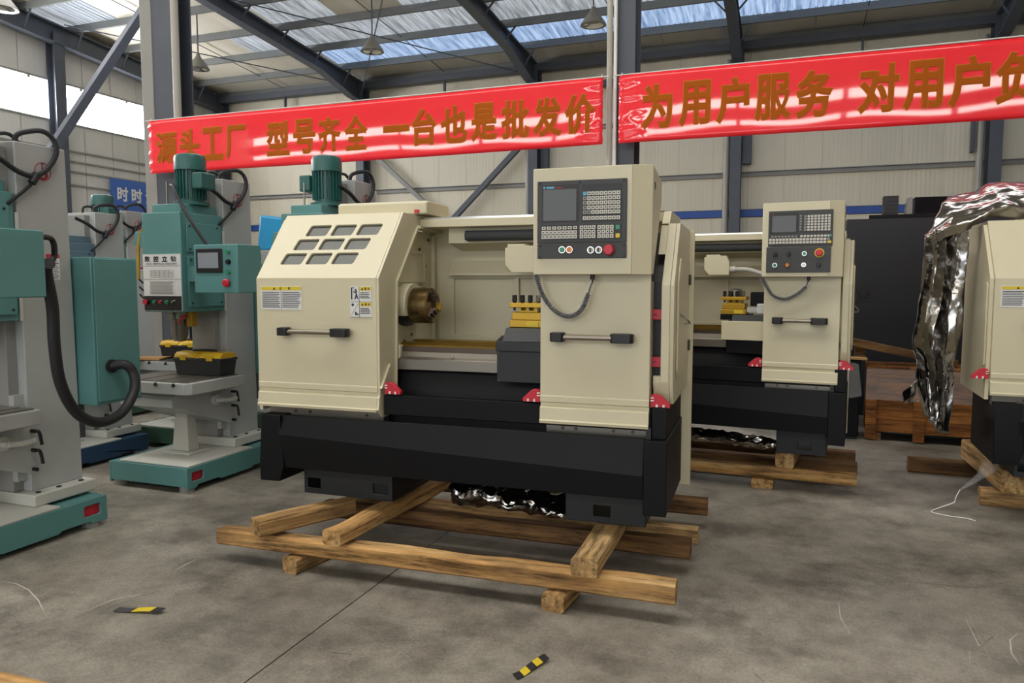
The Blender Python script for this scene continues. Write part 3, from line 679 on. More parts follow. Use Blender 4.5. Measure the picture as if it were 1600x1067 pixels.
    b.add([(fx1, .20, 1.655), (fx1, .20, 2.16), (dx1+.012, .25, 1.635), (dx1+.012, .25, 2.163), (dx1+.012, .58, 2.12), (dx1+.012, .58, 2.02), (dx1+.012, .298, 1.635), (fx1, .58, 2.12), (fx1, .58, 2.02), (fx1, .30, 1.635), (fx1, .2, 1.635)],
          [(0, 2, 3, 1), (2, 6, 5, 4, 3), (1, 3, 4, 7), (5, 8, 7, 4), (6, 9, 8, 5), (10, 9, 6, 2), (10, 2, 0)])
    bo = b.build('operator_box', 'cream', t, bevel=.004, angle=8)
    MB().box(dx1+.0122, dx1+.014, .30, .325, 2.05, 2.085).build('tag_plate', 'deep_green', bo)
    operator_panel(bo, style, dx0, fx1)
    # spring cable in a clear sleeve under the box
    pts = [(dx0-.005, .22, 1.64), (dx0+.03, .235, 1.53), (dx0+.09, .24, 1.455), (dx0+.16, .24, 1.425), (dx0+.225, .24, 1.455), (dx0+.265, .24, 1.54)] if style == 'first' else [(dx0-.01, .22, 1.64), (dx0+.02, .235, 1.57), (dx0+.07, .24, 1.50), (dx0+.15, .24, 1.475), (dx0+.23, .24, 1.51), (dx0+.29, .24, 1.565)]
    coil = []; base = MB(); base.tube(pts, .01, 4, 24); n = len(base.v)//4
    path = [sum((Vector(base.v[i*4+k]) for k in range(4)), Vector())/4 for i in range(n)]
    for i in range((n-1)*6):
        f_ = i/6; p = path[int(f_)].lerp(path[min(int(f_)+1, n-1)], f_-int(f_)); dd = (path[min(int(f_)+1, n-1)]-path[int(f_)]).normalized()
        s_ = dd.orthogonal().normalized(); w_ = dd.cross(s_); a = f_*2.6; coil.append(p+(s_*math.cos(a)+w_*math.sin(a))*.0085)
    cb = MB().tube(coil, .0042, 5, 1).build('spring_cable', 'rubber', t)
    e = pts[-1]; ex = dx0+.285 if style == 'first' else dx0+.305
    MB().tube([e, (e[0]+.012, .24, e[2]+.04), (ex, .24, 1.60), (ex, .24, 1.637)], .005, 6, 4).cyl((ex, .24, 1.61), (ex, .24, 1.636), .012, n=10).build('plain_cable', 'rubber', cb)
    b = MB(); sl2 = [Vector(p) for p in path[::4]]+[Vector((ex, .24, 1.60))]
    for i, p in enumerate(sl2): b.v.append  # sleeve built below
    b.tube([tuple(p+Vector((.004*math.sin(i*2.1), -.004, .003*math.cos(i*1.7)))) for i, p in enumerate(sl2)], .022, 8, 1); b.build('clear_sleeve', 'clear_film', cb)
    # --- tailstock end cover
    e1 = 2.50+ES; ey = 1.16; sl = style == 'first'; eL = 2.458 if sl else dx1+.012
    ep = [(.40, .985), (.345, 1.095), (.345, 1.58), (.60, 1.905), (.63, 1.905), (.37, 1.57), (.37, 1.10), (.42, .985)]
    MB().prism(ep, 'x', eL, e1).build('end_cover_front', 'cream', t, bevel=.003, angle=8)
    if sl:
        MB().prism([(.42, 1.10), (.48, 1.10), (.48, 1.60), (.68, 1.86), (.62, 1.86), (.42, 1.60)], 'x', dx1-.03, 2.457).build('slot_dark_fill', 'black_plastic', t)  # black filler, its colour stands in for the dark inside of the slot
        MB().prism([(.345, 1.095), (.345, 1.125), (.40, 1.125), (.40, 1.095)], 'x', dx1+.013, 2.458).build('slot_sill', 'cream', t)
        MB().prism([(.47, 1.74), (.59, 1.895), (.61, 1.895), (.49, 1.74)], 'x', dx1+.013, 2.458).build('slot_head', 'cream', t)
        for z in (1.17, 1.41):
            r_ = MB().box(dx1+.001, 2.457, .37, .39, z, z+.05).build('stop_plate', 'red_plastic', t); MB().box(dx1+.008, dx1+.024, .367, .37, z+.022, z+.027).build('slot_mark', 'ink', r_)
    MB().prism([(.40, .978), (.345, 1.095), (.345, 1.58), (.60, 1.905), (ey, 1.905), (ey, .978)], 'x', e1+.001, e1+.02).build('end_cover_side', 'cream', t, bevel=.002)
    MB().prism([(.40, .978), (.345, 1.09), (.345, 1.096), (.42, 1.096), (.42, .978)], 'x', dx1+.012, e1).build('end_cover_toe', 'cream', t)
    hd = MB().prism([(.50, 1.10), (.46, 1.14), (.46, 1.60), (.56, 1.72), (1.05, 1.72), (1.05, 1.10)], 'x', e1+.021, e1+.032).build('side_hatch', 'cream', t, bevel=.003)
    for z in (1.20, 1.58): MB().box(e1+.033, e1+.04, 1.0, 1.08, z, z+.06).build('hinge', 'black_plastic', hd)
    MB().tube([(e1+.033, .52, 1.43), (e1+.06, .60, 1.40), (e1+.065, .72, 1.375), (e1+.035, .74, 1.37)], .006, 6, 2).build('pull', 'chrome', hd)
    MB().box(2.46+ES, e1+(.048 if sl else .012), ey+.001, ey+.03, .36, 1.905).build('rear_post', 'cream', t, bevel=.003)
    MB().prism([(.62, 1.906), (ey, 1.906), (ey, 1.98), (.72, 1.98)], 'x', 2.421+ES, 2.46+ES).build('top_gusset', 'cream', t)
    if style == 'third': red_stop(t, .088, .315, .967, -1)
    # lip ends and red stops
    red_stop(t, .927, .31, .968, 1); red_stop(t, dx0-.005, .315, .967, -1); red_stop(t, dx1+.005, .305, .972, 1)
    MB().prism([(.29, 1.0), (.318, 1.0), (.40, 1.09), (.40, 1.13)], 'x', .906, .92).build('lip_end', 'cream', t)
    # stickers, handle of the headstock door
    warn_label(t, .128, .405, 1.437, 1.574, .297, 'wide'); warn_label(t, .725, .86, 1.40, 1.575, .297, 'tall'); grab_handle(t, .268, .734, 1.312, .298)
    s_ = MB().box(.8556, .8575, .545, .58, 1.40, 1.53).build('warning_label', 'label_white', t); MB().box(.8576, .858, .548, .577, 1.505, 1.527).build('header', 'label_yellow', s_)
    mb = MB()
    for z in (1.49, 1.478, 1.466): mb.box(.8576, .858, .551, .573, z, z+.004)
    mb.box(.8576, .858, .558, .565, 1.41, 1.45).box(.8576, .858, .551, .573, 1.428, 1.434); mb.build('print', 'ink', s_, kind='stuff')
    return t
def operator_panel(bo, style, dx0, fx1):
    y = .199
    if style == 'third': return
    if style == 'first':
        x0, x1, z0, z1 = 1.858, 2.305, 1.715, 2.095; zb = 1.79
        pn = MB().box(x0, x1, y-.012, y, zb, z1).build('control_bezel', 'panel_grey', bo, bevel=.003)
        MB().box(x0, x1, y-.010, y, z0, zb-.003).build('switch_plate', 'panel_grey', bo, bevel=.002)
        MB().box(1.884, 2.068, y-.014, y-.0121, 1.895, 2.075).build('screen_frame', 'black_plastic', pn)
        MB().box(1.890, 2.058, y-.0155, y-.0141, 1.900, 2.053).build('screen', 'screen_glass', pn)
        mb = MB(); mb.box(1.89, 1.90, y-.0155, y-.0141, 2.058, 2.068).box(1.906, 1.945, y-.0155, y-.0141, 2.058, 2.067); mb.build('brand_mark', 'key_blue', pn)
        MB().box(1.95, 1.99, y-.0155, y-.0141, 2.060, 2.064).build('brand_line', 'ink_red', pn)
        MB().box(2.086, 2.282, y-.014, y-.0121, 1.892, 2.072).build('keypad_field', 'black_plastic', pn)
        MB().box(1.878, 2.283, y-.014, y-.0121, 1.806, 1.877).build('keypad_field', 'black_plastic', pn)
        kk = MB(); kg = MB(); sym = MB()
        def key(m, a, c, w, h, ink=True):
            m.box(a, a+w, y-.0185, y-.0141, c, c+h)
            if ink: sym.box(a+w*.3, a+w*.7, y-.019, y-.0186, c+h*.32, c+h*.68)
        for r in range(6):
            for c in range(9):
                if r == 5 and c == 0: continue
                a = 2.092+c*.0206; z = (1.900 if r == 0 else 1.906+r*.0225)
                key(kg if (c == 0 or (r == 1 and c == 1)) and r else kk, a, z, .0175, .0175)
        MB().box(2.092, 2.1095, y-.0185, y-.0141, 1.906+5*.0225, 1.9235+5*.0225).build('key', 'key_blue', pn)
        for c in range(7): key(kk, 1.884+c*.0265, 1.857, .020, .015)
        for r in range(2):
            for c in range(9): key(kk, 1.882+c*.0203, 1.812+r*.0215, .018, .018)
        for r in range(3):
            for c in range(4): key(kk, 2.077+c*.0202, 1.812+r*.0215, .017, .018); key(kk, 2.165+c*.0205, 1.812+r*.0215, .017, .018)
        MB().box(2.254, 2.274, y-.0185, y-.0141, 1.852, 1.873).build('key', 'green_lamp', pn)
        MB().box(2.254, 2.274, y-.0185, y-.0141, 1.812, 1.832).build('key', 'label_yellow', pn)
        kk.build('keys', 'key_cap', pn, kind='stuff'); kg.build('keys', 'key_grey', pn, kind='stuff'); sym.build('key_symbols', 'ink', pn, kind='stuff')
        btn = [(1.988, 1.757, .014, 'green_lamp'), (2.025, 1.757, .014, 'orange_lamp'), (2.132, 1.754, .014, 'black_plastic'), (2.172, 1.754, .014, 'black_plastic')]
        for x, z, r, m in btn:
            b = MB().rings([((x, y-.010, z), r+.004), ((x, y-.020, z), r+.003)], 20).build('push_button', 'chrome', bo); MB().rings([((x, y-.020, z), r), ((x, y-.027, z), r*.9)], 20).build('cap', m if m != 'black_plastic' else 'key_cap', b)
            if m == 'black_plastic': MB().box(x-.003, x+.003, y-.036, y-.027, z-.01, z+.01).build('knob', 'black_plastic', b)
        e = MB().cyl((2.223, y-.010, 1.753), (2.223, y-.026, 1.753), .014, n=16).build('emergency_stop', 'black_plastic', bo)
        MB().rings([((2.223, y-.026, 1.753), .026), ((2.223, y-.036, 1.753), .026), ((2.223, y-.044, 1.753), .020)], 24).build('cap', 'red_plastic', e)
        bolts(bo, [((x, y-.012, z), 'y') for x, z in ((1.872, 2.086), (2.075, 2.087), (2.290, 2.086), (1.872, 1.778), (2.292, 1.776), (1.872, 1.722), (2.292, 1.725))], .005, 'black_plastic')
    else:
        x0, x1 = 1.875, 2.30; zt, zm, zb = 2.10, 1.845, 1.665
        pn = MB().box(x0, x1, y-.012, y, zm+.004, zt).build('control_bezel', 'panel_grey', bo, bevel=.003)
        MB().box(x0-.01, x1-.008, y-.010, y, zb, zm).build('switch_plate', 'panel_grey', bo, bevel=.002)
        MB().box(1.885, 2.075, y-.014, y-.0121, 1.94, 2.085).build('screen_frame', 'black_plastic', pn); MB().box(1.90, 2.06, y-.0155, y-.0141, 1.95, 2.065).build('screen', 'screen_glass', pn)
        mb = MB(); mb.box(1.90, 1.908, y-.0155, y-.0141, 2.07, 2.078).build('brand_mark', 'ink_red', pn)
        kk = MB(); kg = MB()
        for r in range(6):
            for c in range(8): (kg if c < 1 else kk).box(2.112+c*.0222, 2.128+c*.0222, y-.0185, y-.0141, 1.955+r*.019, 1.969+r*.019)
        for r in range(6): kg.box(2.083, 2.097, y-.0185, y-.0141, 1.96+r*.019, 1.971+r*.019)
        for r in range(2):
            for c in range(18): (kk if c < 17 else kg).box(1.882+c*.0225, 1.90+c*.0225, y-.0185, y-.0141, 1.868+r*.021, 1.884+r*.021)
        for c in range(8): kg.box(1.897+c*.0225, 1.911+c*.0225, y-.0185, y-.0141, 1.913, 1.925)
        for c in range(9): kk.box(2.09+c*.0222, 2.106+c*.0222, y-.0185, y-.0141, 1.912, 1.926)
        kk.build('keys', 'key_cap', pn, kind='stuff'); kg.build('keys', 'key_grey', pn, kind='stuff')
        MB().box(2.278, 2.294, y-.0187, y-.0141, 1.912, 1.928).build('key', 'green_lamp', pn); MB().box(2.27, 2.292, y-.0187, y-.0141, 1.868, 1.884).build('key', 'label_yellow', pn)
        for x, z, m, k in ((1.925, 1.793, 'black_plastic', 'knob'), (2.015, 1.795, 'black_plastic', 'knob'), (2.12, 1.797, 'green_lamp', ''), (1.925, 1.717, 'green_lamp', 'knob'), (2.01, 1.717, 'orange_lamp', 'knob'), (2.118, 1.718, 'white_paint', ''), (2.215, 1.718, 'black_plastic', '')):
            b = MB().rings([((x, y-.010, z), .017), ((x, y-.018, z), .016)], 18).build('push_button', 'chrome' if m in ('green_lamp', 'white_paint') else 'black_plastic', bo)
            MB().rings([((x, y-.018, z), .013), ((x, y-.027, z), .012)], 18).build('cap', m, b)
            if k: MB().box(x-.004, x+.004, y-.040, y-.027, z-.014, z+.014).build('knob', m, b)
        e = MB().cyl((2.218, y-.010, 1.80), (2.218, y-.014, 1.80), .032, n=24).build('emergency_stop', 'label_yellow', bo)
        MB().rings([((2.218, y-.014, 1.80), .018), ((2.218, y-.026, 1.80), .024), ((2.218, y-.036, 1.80), .024), ((2.218, y-.043, 1.80), .018)], 24).build('cap', 'red_plastic', e)
L1 = make_lathe('cream and black CNC lathe on timbers in the foreground, nearest to the camera', (-3.02, 3.295, 0), 1.85, 'first')
a5 = R(-5); L2 = make_lathe('cream and black CNC lathe half hidden behind the foreground lathe', (-.141-(1.845*math.cos(a5)-.30*math.sin(a5)), 5.765-(1.845*math.sin(a5)+.30*math.cos(a5)), 0), -5, 'second')
L3 = make_lathe('cream and black CNC lathe under silver foil, cut off by the right edge', (1.17, 5.26, 0), -1.5, 'third')
# ================================================================ timbers under the lathes
LF = (-3.02, 3.295, 1.85)
def from_frame(fr, x, y):
    a = R(fr[2]); return fr[0]+x*math.cos(a)-y*math.sin(a), fr[1]+x*math.sin(a)+y*math.cos(a)
def timber(label, p0, p1, z0, w, h, mat, group, taper=(1, 1), seed=0, crack=False, rough=.006):
    """a sawn beam from p0 to p1 (centre line on plan), resting at z0"""
    p0 = Vector((*p0, 0)); p1 = Vector((*p1, 0)); ln = (p1-p0).length; n = max(6, int(ln/.05)); r = min(.013, h*.12)
    sec = [(-w/2+r, 0), (w/2-r, 0), (w/2, r), (w/2, h-r), (w/2-r, h), (-w/2+r, h), (-w/2, h-r), (-w/2, r)]
    v = []; f = []
    for i in range(n+1):
        x = ln*i/n; k = taper[0]+(taper[1]-taper[0])*i/n
        for j, (y, z) in enumerate(sec):
            q = Vector((x*3, y*9+seed*7.3, z*9)); a = noise.noise(q)*rough; b = noise.noise(q+Vector((9, 4, 2)))*rough
            lowpin = z < r*1.5
            v.append((x, y+a, z*k+(abs(b)*.3 if lowpin else b-rough)))
    m = len(sec)
    for i in range(n):
        for j in range(m): jj = (j+1) % m; f.append((i*m+j, i*m+jj, i*m+m+jj, i*m+m+j))
    f.append(tuple(range(m))[::-1]); f.append(tuple(n*m+j for j in range(m)))
    o = MB().add(v, f).build('timber', mat, angle=28)
    o.location = (p0.x, p0.y, z0); o.rotation_euler = (0, 0, math.atan2(p1.y-p0.y, p1.x-p0.x))
    return tag(o, label, 'timber', group)
g1 = 'timbers under the foreground lathe'
F = lambda x, y: from_frame(LF, x, y)
timber('longest rough orange timber lying along the front of the foreground lathe', F(0, .05), F(2.585, .05), .096, .10, .112, 'wood_rough', g1, (.86, 1.0), 1, rough=.009)
timber('short block under the left end of the longest rough timber', F(.51, -.03), F(.56, .24), 0, .105, .096, 'wood_pale', g1, seed=2)
timber('short block with a red stain under the right end of the longest timber', F(2.005, -.035), F(2.03, .2), 0, .12, .096, 'wood_pale', g1, seed=3)
timber('leftmost squared pale cross timber on the longest rough timber', F(.315, -.06), F(.60, .47), .204, .118, .095, 'wood_pale', g1, seed=4)
timber('rounded knotty cross timber running back under the left machine foot', F(.80, -.065), F(.955, 1.50), .203, .115, .096, 'wood_rough', g1, seed=5, rough=.014)
timber('split cross timber under the right foot of the foreground lathe', F(2.165, -.055), F(2.195, 1.50), .203, .13, .098, 'wood_pale', g1, seed=6)
timber('weathered brown knotted timber behind the longest one, under the lathe', F(.30, .68), F(2.60, .66), .096, .11, .107, 'wood_dark', g1, seed=7, rough=.009)
timber('clean pale sawn timber lying behind the weathered brown one', F(.35, .88), F(2.625, .86), .106, .08, .097, 'wood_pale', g1, seed=8, rough=.003)
timber('hindmost dark timber end showing right of the foreground lathe', F(.3, 1.42), F(2.64, 1.46), .096, .10, .107, 'wood_dark', g1, seed=9)
g2 = 'timbers under the half hidden lathe'
timber('orange front timber under the half hidden lathe', (-1.75, 6.08), (.545, 6.01), .076, .09, .095, 'wood_rough', g2, seed=21)
timber('small stained block under the orange front timber of the half hidden lathe', (-.125, 5.955), (-.115, 6.2), 0, .16, .076, 'wood_rough', g2, seed=22)
timber('upright standing cross timber under the foot of the half hidden lathe', (.035, 5.97), (.16, 7.0), .171, .135, .130, 'wood_pale', g2, seed=23)
timber('dark second timber behind the orange one under the half hidden lathe', (-1.7, 6.46), (.58, 6.38), .075, .12, .095, 'wood_dark', g2, seed=25)
timber('dark hindmost timber end showing right of the half hidden lathe', (-1.6, 6.85), (.60, 6.80), .075, .12, .095, 'wood_dark', g2, seed=26)
g3 = 'timbers under the foil covered lathe'
timber('pale splintered front timber at the right edge of the picture', (1.36, 6.08), (3.6, 6.02), 0, .10, .13, 'wood_pale', g3, seed=31)
timber('squared brown cross timber end under the foil covered lathe', (1.53, 5.93), (1.50, 7.0), .131, .16, .168, 'wood_pale', g3, seed=32)
timber('dark reddish timber poking out left of the foil covered lathe', (1.02, 6.95), (2.9, 6.9), 0, .10, .13, 'wood_dark', g3, seed=33)
# ================================================================ drilling machines
def make_drill(base_mat='teal', jb=1, control=True, cabinet=True, bw=.39, motor=True, head_mat='teal', hose=True, by0=0):
    t = thing('drilling_machine', '', 'drilling machine')
    # base with cut-out feet, red lined pockets in the flanks
    prof = [(0, .03), (.10, .03), (.11, .05), (.34, .05), (.36, .035), (.72, .035), (.74, .05), (.94, .05), (.95, .03), (1.07, .03), (1.07, .195), (0, .195)]
    prof = [(by0+y*(1.07-by0)/1.07, z) for y, z in prof]
    pk = [] if by0 or base_mat != 'teal' else [rrect(.05, .17, .085, .155, .012), rrect(.90, 1.02, .085, .155, .012)]
    bs = MB().plate(prof, pk, 'x', bw-.02, bw).plate(prof, [], 'x', -bw, -bw+.02).prism([(-bw+.02, .05), (bw-.02, .05), (bw-.02, .195), (-bw+.02, .195)], 'y', by0, by0+.02).prism([(-bw+.02, .05), (bw-.02, .05), (bw-.02, .195), (-bw+.02, .195)], 'y', 1.05, 1.07).build('base', base_mat, t, bevel=.004)
    for p in pk:
        a = [q[0] for q in p]; MB().box(bw-.027, bw-.022, min(a)-.01, max(a)+.01, .075, .165).build('pocket', 'red_plastic', bs)
    MB().box(-bw+.021, bw-.03, by0+.021, 1.049, .06, .192).build('base_core', base_mat, bs)
    MB().box(-bw+.09, bw-.005, by0+.02, .74, .1955, .21).build('base_top', 'light_grey', t, bevel=.004)
    for x in (-bw+.06, bw-.06):
        for y in (by0+.06, .99): MB().cyl((x, y, 0), (x, y, .06), .055, n=14).build('levelling_pad', 'structural_grey', t)
    ft = MB().box(-.26, .27, .66, 1.10, .2105, .285).build('column_foot', 'light_grey', t, bevel=.008)
    bolts(ft, [((.225, y, .285), 'z') for y in (.72, .86, 1.02)], .016, 'black_plastic')
    # column tapering towards the top
    b = MB(); b.add([(-.20, .72, .285), (.17, .72, .285), (.17, 1.08, .285), (-.20, 1.08, .285), (-.20, .72, 2.45), (.17, .72, 2.45), (.17, 1.06, 2.45), (-.20, 1.06, 2.45)], [(0, 1, 2, 3), (4, 7, 6, 5), (0, 4, 5, 1), (1, 5, 6, 2), (2, 6, 7, 3), (3, 7, 4, 0)])
    cm = b.build('column', 'machine_grey', t, bevel=.006)
    MB().box(-.14, .10, .655, .72, .29, 2.42).build('slide_way', 'structural_grey', t, bevel=.004)
    # lifting hook mark on the flank
    hk = [(.1712, .90+.055*math.cos(R(a)), 2.29+.055*math.sin(R(a))) for a in range(0, 361, 20)]
    MB().tube(hk, .0025, 5, 1).build('hook_ring', 'ink_red', cm)
    MB().tube([(.171, .895, 2.325), (.171, .90, 2.30), (.171, .925, 2.275), (.171, .92, 2.25), (.171, .895, 2.245), (.171, .88, 2.262)], .006, 6, 4).build('hook_mark', 'ink_red', cm)
    MB().cyl((.1705, .897, 2.335), (.175, .897, 2.335), .005, n=8).build('hook_dot', 'ink', cm)
    lb = MB().box(.1702, .1715, .89, .985, 1.61, 1.775).build('maker_label', 'label_white', cm)
    MB().box(.1716, .172, .89, .985, 1.75, 1.775).build('label_band', 'ink_red', lb)
    mb = MB()
    for k in range(9): mb.box(.1716, .172, .90, .965+.012*(k % 2), 1.62+k*.0135, 1.624+k*.0135)
    mb.build('label_print', 'ink', lb, kind='stuff')
    # head
    hd = MB().box(-.22, .17, .25, .70, 1.36, 2.14).build('head', head_mat, t, bevel=.006)
    MB().box(.171, .182, .30, .66, 1.83, 2.06).build('side_plate', head_mat, hd, bevel=.004)
    MB().box(.171, .188, .30, .68, 1.40, 1.80).build('side_plate', head_mat, hd, bevel=.004)
    MB().box(.1885, .192, .42, .50, 1.56, 1.70).build('side_window', 'motor_green', hd)
    MB().box(.171, .178, .70, .72, 1.36, 2.02).build('gib_strip', 'light_grey', hd)
    bolts(hd, [((.182, y, z), 'x') for y in (.33, .63) for z in (1.855, 2.035)]+[((.188, y, z), 'x') for y in (.33, .65) for z in (1.43, 1.77)], .007, 'black_plastic')
    MB().box(-.16, .13, .30, .68, 2.1405, 2.21).build('motor_seat', head_mat, hd, bevel=.006)
    MB().cyl((-.10, .40, 2.21), (-.10, .40, 2.40), .008, n=8).build('rod', 'steel', hd)
    # motor: flange, finned drum, fan cowl, terminal box
    if motor:
        cx, cy = .05, .50
        mo = MB().rings([((cx, cy, 2.2105), .135), ((cx, cy, 2.235), .135), ((cx, cy, 2.245), .096), ((cx, cy, 2.49), .096)], 32).build('motor', 'motor_green', t)
        for k in range(24):
            a = 2*math.pi*k/24; u = Vector((math.cos(a), math.sin(a), 0)); w = Vector((-u.y, u.x, 0)); c = Vector((cx, cy, 0)); v = []
            for z in (2.262, 2.485):
                for r_, s_ in ((.094, -.0035), (.118, -.0025), (.118, .0025), (.094, .0035)): v.append(c+u*r_+w*s_+Vector((0, 0, z)))
            MB().add(v, [(0, 1, 5, 4), (1, 2, 6, 5), (2, 3, 7, 6), (4, 5, 6, 7), (3, 2, 1, 0)]).build('fin', 'motor_green', mo)
        MB().rings([((cx, cy, 2.488), .122), ((cx, cy, 2.578), .122), ((cx, cy, 2.606), .112), ((cx, cy, 2.618), .08)], 32).build('fan_cowl', 'motor_green', mo)
        MB().box(min(cx+jb*.10, cx+jb*.20), max(cx+jb*.10, cx+jb*.20), cy-.10, cy+.06, 2.33, 2.46).build('terminal_box', 'motor_green', mo, bevel=.012, seg=3)
    # front plate with the maker's title, table and the row of push buttons
    pl = MB().box(-.215, .165, .243, .2495, 1.37, 1.815).build('front_plate', 'label_white', hd)
    mb = MB(); P = lambda X, Z: (X, .2415, Z)
    for i, ch in enumerate('数控立钻'): fit_text(mb, ch, -.195+i*.088, -.14+i*.088, 1.755, 1.80, P, .035)
    fit_text(mb, 'CNC VERTICAL DRILLING', -.18, .13, 1.733, 1.745, P, .02)
    mb.build('title', 'ink', pl, angle=0)
    mb = MB()
    for z in (1.725, 1.62): mb.box(-.213, .163, .2412, .243, z-.001, z+.001)
    for k in range(5): mb.box(-.14, .09, .2412, .243, 1.635+k*.013, 1.6365+k*.013)
    for k in range(6): mb.box(-.14+k*.046, -.139+k*.046, .2412, .243, 1.635, 1.688)
    for k in range(11): mb.box(-.15, .09-.01*(k % 3), .2412, .243, 1.505+k*.0095, 1.508+k*.0095)
    mb.build('table_print', 'key_grey', pl, kind='stuff')
    bp = MB().box(-.213, .163, .2405, .2429, 1.373, 1.487).build('button_plate', 'black_plastic', pl)
    for x, m in ((-.185, 'red_plastic'), (-.10, 'green_lamp'), (-.04, 'red_plastic'), (.025, 'green_lamp')):
        b = MB().cyl((x, .2404, 1.44), (x, .232, 1.44), .021 if x < -.15 else .016, n=16).build('push_button', 'chrome' if x > -.15 else 'black_plastic', hd); MB().rings([((x, .232, 1.44), .018 if x < -.15 else .012), ((x, .216, 1.44), .022 if x < -.15 else .011)], 16).build('cap', m, b)
    MB().tube([(.065, .238, 1.43), (.085, .225, 1.445), (.12, .225, 1.455)], .005, 6, 3).build('toggle', 'chrome', hd)
    # spindle, coolant hose
    MB().rings([((-.04, .42, 1.359), .10), ((-.04, .42, 1.30), .10), ((-.04, .42, 1.295), .07), ((-.04, .42, 1.17), .065), ((-.04, .42, 1.12), .045)], 28).build('spindle', 'steel', hd)
    MB().box(.05, .11, .40, .46, 1.24, 1.359).build('coolant_block', 'brass', hd, bevel=.006)
    MB().tube([(.10, .36, 1.33), (.06, .33, 1.30), (.02, .35, 1.26)], .009, 8).build('coolant_nozzle', 'red_plastic', hd)
    MB().tube([(-.225, .30, 2.03), (-.27, .28, 1.98), (-.285, .27, 1.85), (-.282, .26, 1.62)], .012, 8).build('limit_rod', 'brass', hd)
    MB().prism([(-.34, 1.90), (-.221, 1.86), (-.221, 1.99), (-.31, 2.0)], 'y', .27, .36).build('switch_box', head_mat, hd, bevel=.004)
    for z in (1.52, 1.58, 1.46): MB().tube([(-.225, .29, z), (-.26, .28, z+.01), (-.285, .265, z+.04)], .008, 6, 3).build('switch_cable', 'rubber', hd)
    if control:
        ar = MB().box(.189, .42, .30, .38, 1.60, 1.72).build('control_arm', 'teal', hd)
        cb = MB().prism([(.14, 1.515), (.14, 1.875), (.40, 1.875), (.40, 1.515)], 'x', .395, .80).build('control_box', 'teal', t, bevel=.006)
        MB().box(.42, .665, .132, .1395, 1.665, 1.845).build('screen_bezel', 'black_plastic', cb, bevel=.004); MB().box(.44, .63, .1305, .1318, 1.70, 1.815).build('screen', 'screen_lit', cb)
        for z, m in ((1.82, 'green_lamp'), (1.745, 'black_plastic'), (1.67, 'green_lamp')):
            b = MB().cyl((.72, .1395, z), (.72, .128, z), .02, n=16).build('push_button', 'chrome' if m != 'black_plastic' else m, cb); MB().cyl((.72, .128, z), (.72, .118, z), .015, n=16).build('cap', m, b)
        b = MB().cyl((.71, .1395, 1.59), (.71, .12, 1.59), .016, n=12).build('emergency_stop', 'black_plastic', cb); MB().rings([((.71, .12, 1.59), .03), ((.71, .108, 1.59), .03), ((.71, .10, 1.59), .02)], 20).build('cap', 'red_plastic', b)
        MB().tube([(-.02, .36, 2.36), (.10, .27, 2.33), (.18, .24, 2.217), (.30, .22, 2.066), (.42, .25, 1.88)], .013, 8).build('motor_cable', 'rubber', t)
        if hose: MB().tube([(.79, .43, 1.70), (.72, .463, 1.66), (.685, .519, 1.456), (.65, .547, 1.234), (.615, .602, 1.003), (.58, .725, .81), (.545, .906, .717), (.51, 1.107, .742), (.475, 1.242, .861), (.44, 1.28, .972), (.405, 1.248, 1.04), (.32, 1.20, 1.034)], .032, 14).build('conduit_hose', 'rubber', t)
        MB().tube([(.70, .42, 1.846), (.63, .57, 1.846), (.62, .60, 1.79), (.62, .58, 1.721), (.68, .42, 1.68)], .016, 8).build('cable_loop', 'rubber', t)
    # cable loop over the top of the column
    MB().tube([(.16, .50, 2.38), (.19, .618, 2.325), (.20, .712, 2.267), (.20, .813, 2.25), (.20, .909, 2.305), (.20, .976, 2.412), (.19, .967, 2.498), (.17, .913, 2.54), (.12, .849, 2.53), (.09, .80, 2.50), (.08, .79, 2.44)], .016, 9).build('column_cable', 'rubber', t)
    MB().tube([(.205, .83, 2.255), (.20, .79, 2.19), (.18, .674, 2.08), (.12, .66, 2.04)], .011, 8, 3).cyl((.205, .835, 2.265), (.203, .80, 2.205), .024, n=10).build('plug_lead', 'rubber', t)
    MB().tube([(.0, .73, 2.44), (.0, .74, 2.50), (.03, .80, 2.51), (.05, .86, 2.45)], .012, 8).build('column_cable', 'rubber', t)
    # table on its knee, clamp levers, screw jack underneath
    tl = -.18 if by0 else -.40
    tb = MB().prism([(tl, .03), (.36, .03), (.40, .07), (.40, .64), (tl, .64)], 'z', .745, .834).build('table', 'machine_grey', t, bevel=.006)
    for a, b in ((tl+.04, -.13), (-.105, .075), (.10, .25), (.275, .36)): MB().box(a, b, .06, .62, .8345, .842).build('table_strip', 'steel', tb)
    for x in (-.117, .088, .262): MB().prism([(x-.011, .834), (x+.011, .834), (x+.011, .82), (x+.018, .82), (x+.018, .808), (x-.018, .808), (x-.018, .82), (x-.011, .82)], 'y', .026, .0299).build('slot_end', 'black_plastic', tb)
    MB().prism([(.05, .70), (.05, .64), (.14, .62), (.66, .42), (.715, .40), (.715, .735), (.66, .742), (.10, .742)], 'x', -.30, .22).build('knee', 'machine_grey', t, bevel=.008)
    MB().prism([(.656, .36), (.719, .36), (.719, .90), (.656, .90)], 'x', -.18, .14).build('knee_slide', 'machine_grey', t)
    MB().rings([((.221, .50, .64), .045), ((.25, .50, .64), .045), ((.252, .50, .64), .02), ((.30, .50, .64), .02)], 16).tube([(.29, .50, .64), (.30, .58, .63), (.30, .66, .635)], .018, 8, 3).build('crank', 'light_grey', t)
